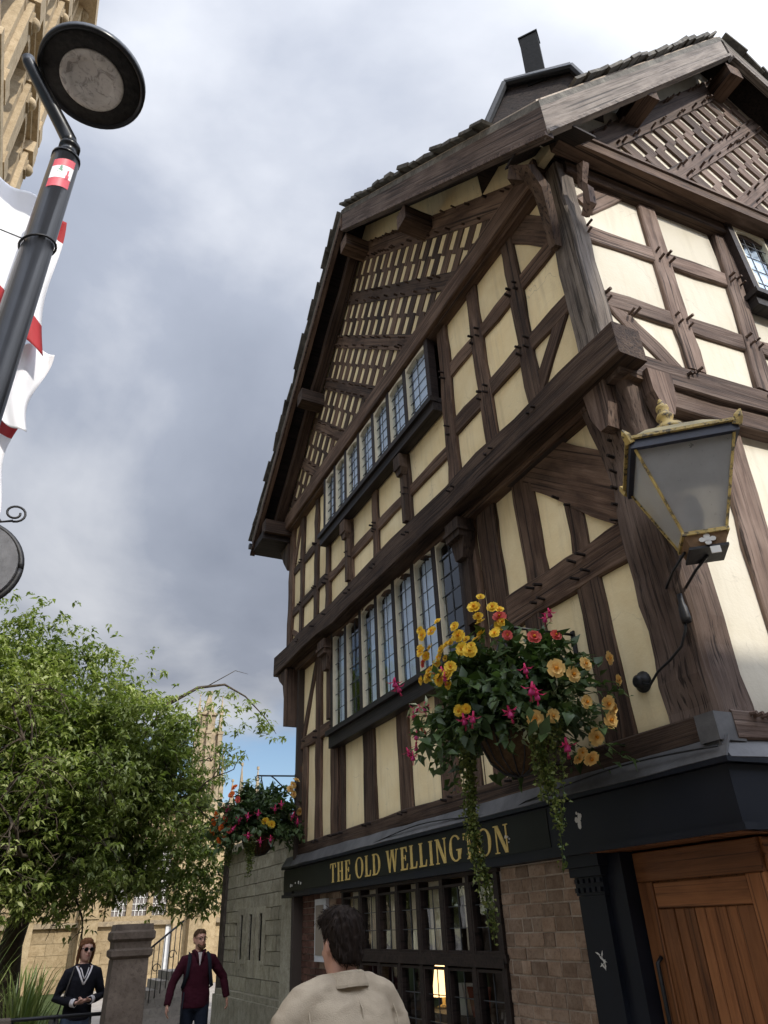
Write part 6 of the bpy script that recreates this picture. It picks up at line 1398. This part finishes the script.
    for i, sx in enumerate((-1, 1)):
        el, wr, _, _ = arms[i]; el, wr = Vector(el), Vector(wr); sh = Vector((sx * .180 * w, 0, 1.400)); th = .9 if female else 1.0
        tp.tube([Vector((sx * .10, 0, 1.415)), sh, sh.lerp(el, .45), el, el.lerp(wr, .5), wr + (wr - el).normalized() * .005], [.060, .068 * th, .062 * th, .054 * th, .050 * th, .043 * th], 14)
    if top_extra: top_extra(tp)
    solid('top', tp, .010, 4, top, t, wr_top, 7, (1, 1, 1.2), 3)
    hairf(t, hp)
    return t
def hair_shell(t, hp, mat, rings_, extra=None, name='hair', wr=.006):
    mb = MB(); mb.loft([[tuple(hp(*p)) for p in ring(*r, 22)] for r in rings_])
    if extra: extra(mb)
    o = solid(name, mb, .007, 2, mat, t, wr, 26, (1, 1, .4), 4)
    r_ = np.random.RandomState(5); V = o.data.vertices; n = 2600; ids = r_.randint(0, len(V), n); P = []; D = []; N_ = []
    crown = Vector(hp(0.02, .02, 1.77))
    for i in ids:
        v = V[int(i)]; nn = v.normal; out = v.co - crown; d = out - nn * out.dot(nn) + Vector((0, 0, -.03)); d = d - nn * d.dot(nn); d = d.normalized() + Vector(r_.normal(size=3)) * .10 + nn * .035
        P.append(v.co + nn * .001); D.append(d); N_.append(nn)
    me = leaves_mesh('hair_strands', np.array([tuple(p) for p in P]), np.array([tuple(p) for p in D]), np.array([tuple(p) for p in N_]), r_.uniform(.016, .036, n), r_.uniform(.002, .0045, n), mat, r_.rand(n), .05)
    h_ = link_local('hair_strands', me, t); h_['kind'] = 'stuff'
# the man in the beige jacket, seen from behind
def hair_beige(t, hp):
    hair_shell(t, hp, 'hair_dark', [(0, .062, 1.575, .046, .030), (0, .052, 1.60, .062, .050), (0, .034, 1.635, .074, .074), (0, .026, 1.66, .079, .086), (0, .014, 1.695, .084, .100), (0, .006, 1.735, .076, .100), (0, .0, 1.765, .056, .080), (0, -.004, 1.778, .028, .042)], lambda m: m.tube([hp(-.05, -.085, 1.72), hp(0, -.10, 1.745), hp(.05, -.085, 1.72)], [.02, .03, .02], 8), wr=.013)
def broad_back(m):
    for sx in (-1, 1): m.tube([(sx * .03, .025, 1.475), (sx * .11, .02, 1.462), (sx * .19, .008, 1.435), (sx * .245, .0, 1.375), (sx * .275, .012, 1.26)], [.050, .055, .060, .062, .062], 12)
    m.loft([ring(0, .012, .90, .20, .130), ring(0, .012, 1.02, .198, .128), ring(0, .018, 1.2, .212, .136), ring(0, .02, 1.33, .222, .136), ring(0, .012, 1.43, .20, .105), ring(0, .01, 1.475, .11, .075)])
pb = make_person('person', (1.27, 3.05, 0), RAD(180 + 14), 1.75, 'person in a beige jacket with short dark hair, seen from behind', (((-.31, .03, 1.13), (-.28, -.12, .92), (0.05, -.35, -1), (1, 0, 0)), ((.31, .03, 1.13), (.28, -.10, .92), (-.05, -.35, -1), (-1, 0, 0))), 'jacket_beige', 'trousers_grey', 'skin', hair_beige, head_turn=RAD(-4), step=.04, wr_top=.0075, top_extra=broad_back, head_z=-.012, head_s=.92)
mb = MB()
def tip(r): return [(x, y, z + .16 * y) for x, y, z in r]
mb.loft([tip(ring(0, .010, 1.466, .084, .084, 28)), tip(ring(0, .012, 1.463, .104, .098, 28)), tip(ring(0, .012, 1.472, .103, .097, 28)), tip(ring(0, .012, 1.515, .079, .084, 28)), tip(ring(0, .012, 1.519, .072, .078, 28))], 0, False); link_local('collar', mb.mesh('collar', 'jacket_beige'), pb)
mb = MB(); mb.tube([(0, .139, .92), (0, .141, 1.1), (0, .152, 1.3), (0, .128, 1.41), (0, .09, 1.462)], .003, 5)
for sx in (-1, 1): mb.tube([(sx * .19, .10, 1.18), (sx * .20, .11, 1.28), (sx * .205, .085, 1.38), (sx * .19, .03, 1.478)], .003, 5)
link_local('back_seam', mb.mesh('back_seam', 'jacket_beige'), pb)
# the man in maroon, walking
def hair_maroon(t, hp):
    hair_shell(t, hp, 'hair_brown', [(0, .050, 1.60, .060, .045), (0, .036, 1.65, .078, .074), (0, .018, 1.70, .078, .094), (0, .008, 1.735, .064, .084), (0, .006, 1.758, .034, .048)], wr=.004)
    mb = MB(); mb.tube([hp(-.05, -.055, 1.58), hp(-.03, -.085, 1.55), hp(0, -.093, 1.540), hp(.03, -.085, 1.55), hp(.05, -.055, 1.58)], [.016, .02, .022, .02, .016], 8); solid('beard', mb, .007, 1, 'hair_brown', t, .004, 30)
    mb = MB()
    for sx in (-1, 1): mb.tube([hp(sx * .033 + .024 * math.cos(a), -.100, 1.650 + .019 * math.sin(a)) for a in np.linspace(0, 6.283, 14)], .003, 4, 0, True, False); mb.tube([hp(sx * .056, -.098, 1.655), hp(sx * .082, .01, 1.655)], .003, 4)
    mb.tube([hp(-.01, -.102, 1.652), hp(.01, -.102, 1.652)], .003, 4); link_local('spectacles', mb.mesh('spectacles', 'sunglasses'), t)
pm = make_person('person', (2.52, 11.0, 0), RAD(-4), 1.71, 'person in a maroon jacket with backpack straps walking towards the viewer', (((-.32, -.02, 1.15), (-.37, -.10, .92), (-.05, -.15, -1), (1, 0, 0)), ((.36, .06, 1.19), (.42, .04, .96), (.15, -.1, -1), (-1, 0, 0))), 'jacket_maroon', 'jeans_navy', 'skin', hair_maroon, head_turn=RAD(16), step=.2)
mb = MB()
for sx in (-1, 1): mb.tube([(sx * .10, .12, 1.42), (sx * .115, .04, 1.482), (sx * .125, -.06, 1.462), (sx * .135, -.118, 1.38), (sx * .15, -.135, 1.25), (sx * .19, -.06, 1.10), (sx * .16, .13, 1.05)], .024, 8, 0, True, True, .28, (0, -1, .4))
link_local('backpack_strap', mb.mesh('backpack_strap', 'strap_dark'), pm)
mb = MB(); mb.loft([ring(0, .20, .98, .14, .07, 20, .7), ring(0, .21, 1.05, .155, .085, 20, .7), ring(0, .21, 1.30, .15, .085, 20, .7), ring(0, .18, 1.45, .11, .05, 20, .7)]); solid('backpack', mb, .012, 3, 'strap_dark', pm, .005)
mb = MB(); mb.tube([(-.17, -.11, 1.05), (-.185, -.10, .80), (-.18, -.10, .62)], .010, 6, 0, True, True, .3, (0, -1, 0)); link_local('loose_strap', mb.mesh('loose_strap', 'strap_dark'), pm)
mb = MB(); mb.prism([(-.030, -.104, 1.49), (.030, -.104, 1.49), (.022, -.136, 1.40), (0, -.142, 1.335), (-.022, -.136, 1.40)], (0, .02, 0)); link_local('shirt_front', mb.mesh('shirt_front', 'shirt_pale'), pm)
mb = MB()
for sx in (-1, 1): mb.tube([(sx * .075, .04, 1.50), (sx * .070, -.04, 1.505), (sx * .045, -.10, 1.475), (sx * .018, -.140, 1.37)], [.020, .022, .022, .010], 7)
link_local('jacket_collar', mb.mesh('jacket_collar', 'jacket_maroon'), pm)

# the woman in the dark V-neck sweater
def hair_woman(t, hp):
    hair_shell(t, hp, 'hair_ginger', [(0, .062, 1.56, .050, .032), (0, .052, 1.60, .068, .050), (0, .034, 1.65, .081, .080), (0, .016, 1.70, .081, .098), (0, .008, 1.74, .066, .086), (0, .006, 1.765, .034, .048)], lambda m: (m.tube([hp(0, .10, 1.67), hp(0, .13, 1.62), hp(.0, .11, 1.54)], [.03, .035, .02], 9), m.tube([hp(-.074, -.035, 1.71), hp(-.086, -.015, 1.64), hp(-.085, .01, 1.56), hp(-.075, .03, 1.47)], [.014, .019, .020, .010], 7), m.tube([hp(.074, -.035, 1.71), hp(.086, -.015, 1.64), hp(.085, .01, 1.56), hp(.075, .03, 1.47)], [.014, .019, .020, .010], 7)), wr=.004)
    mb = MB()
    for sx in (-1, 1): mb.loft([[tuple(hp(sx * .034 + .028 * math.cos(a) * k, -.108 + dy + abs(math.cos(a)) * .004, 1.645 + .021 * math.sin(a) * k)) for a in np.linspace(0, 5.9, 14)] for k, dy in ((.9, .004), (1, .0), (.9, -.004))], 0, False); mb.tube([hp(sx * .06, -.10, 1.652), hp(sx * .082, .01, 1.655)], .004, 5)
    mb.tube([hp(-.01, -.112, 1.650), hp(.01, -.112, 1.650)], .004, 5); link_local('sunglasses', mb.mesh('sunglasses', 'sunglasses'), t)
pw = make_person('person', (1.02, 10.3, 0), RAD(6), 1.66, 'person with ginger hair, sunglasses and a black V-neck sweater with white trim', (((-.265, .02, 1.15), (-.075, -.20, 1.105), (1, -.25, .10), (0, .3, 1)), ((.265, .02, 1.15), (.085, -.20, 1.125), (-1, -.25, .05), (0, .3, 1))), 'sweater_black', 'jeans_blue', 'skin_pale', hair_woman, True, step=.14, head_turn=RAD(8))
for k, (off, mat, r) in enumerate(((0, 'trim_white', .011), (.020, 'jeans_navy', .007), (.034, 'trim_white', .007))):
    mb = MB()
    for sx in (-1, 1): mb.tube([(sx * (.094 - off), .012, 1.480), (sx * (.090 - off), -.055, 1.466), (sx * (.066 - off * .8), -.112, 1.415 + off * .5), (sx * (.034 - off * .4), -.134, 1.345 + off), (0, -.139, 1.285 + off * 1.6)], r, 6, 0, True, True, .5, (0, -1, .2))
    link_local('neck_trim', mb.mesh('neck_trim', mat), pw)
mb = MB(); mb.prism([(-.078, -.06, 1.475), (.078, -.06, 1.475), (.052, -.120, 1.41), (0, -.1345, 1.315), (-.052, -.120, 1.41)], (0, .012, 0)); link_local('bare_neckline', mb.mesh('bare_neckline', 'skin_pale'), pw)
for sx, a, b in ((-1, (-.11, -.163, 1.112), (-.075, -.20, 1.105)), (1, (.12, -.163, 1.13), (.085, -.20, 1.125))):
    mb = MB(); mb.tube([a, b], .044, 10); link_local('cuff', mb.mesh('cuff', 'trim_white'), pw)
mb = MB(); mb.tube([(-.085, .10, 1.40), (-.10, .0, 1.482), (-.13, -.09, 1.42), (-.19, -.12, 1.2), (-.23, -.04, .98)], .009, 6); link_local('bag_strap', mb.mesh('bag_strap', 'shoe'), pw)
mb = MB(); mb.loft([ring(-.25, -.02, .70, .05, .12, 16, .6), ring(-.255, -.02, .76, .06, .14, 16, .6), ring(-.25, -.02, .92, .05, .13, 16, .6), ring(-.245, -.02, .98, .03, .11, 16, .6)]); solid('handbag', mb, .012, 2, 'shoe', pw, .003)

bpy.data.scenes.remove(FUSE)
scene.render.resolution_x = 768; scene.render.resolution_y = 1024
scene.cycles.max_bounces = 8; scene.cycles.transparent_max_bounces = 12; scene.cycles.caustics_reflective = False; scene.cycles.caustics_refractive = False
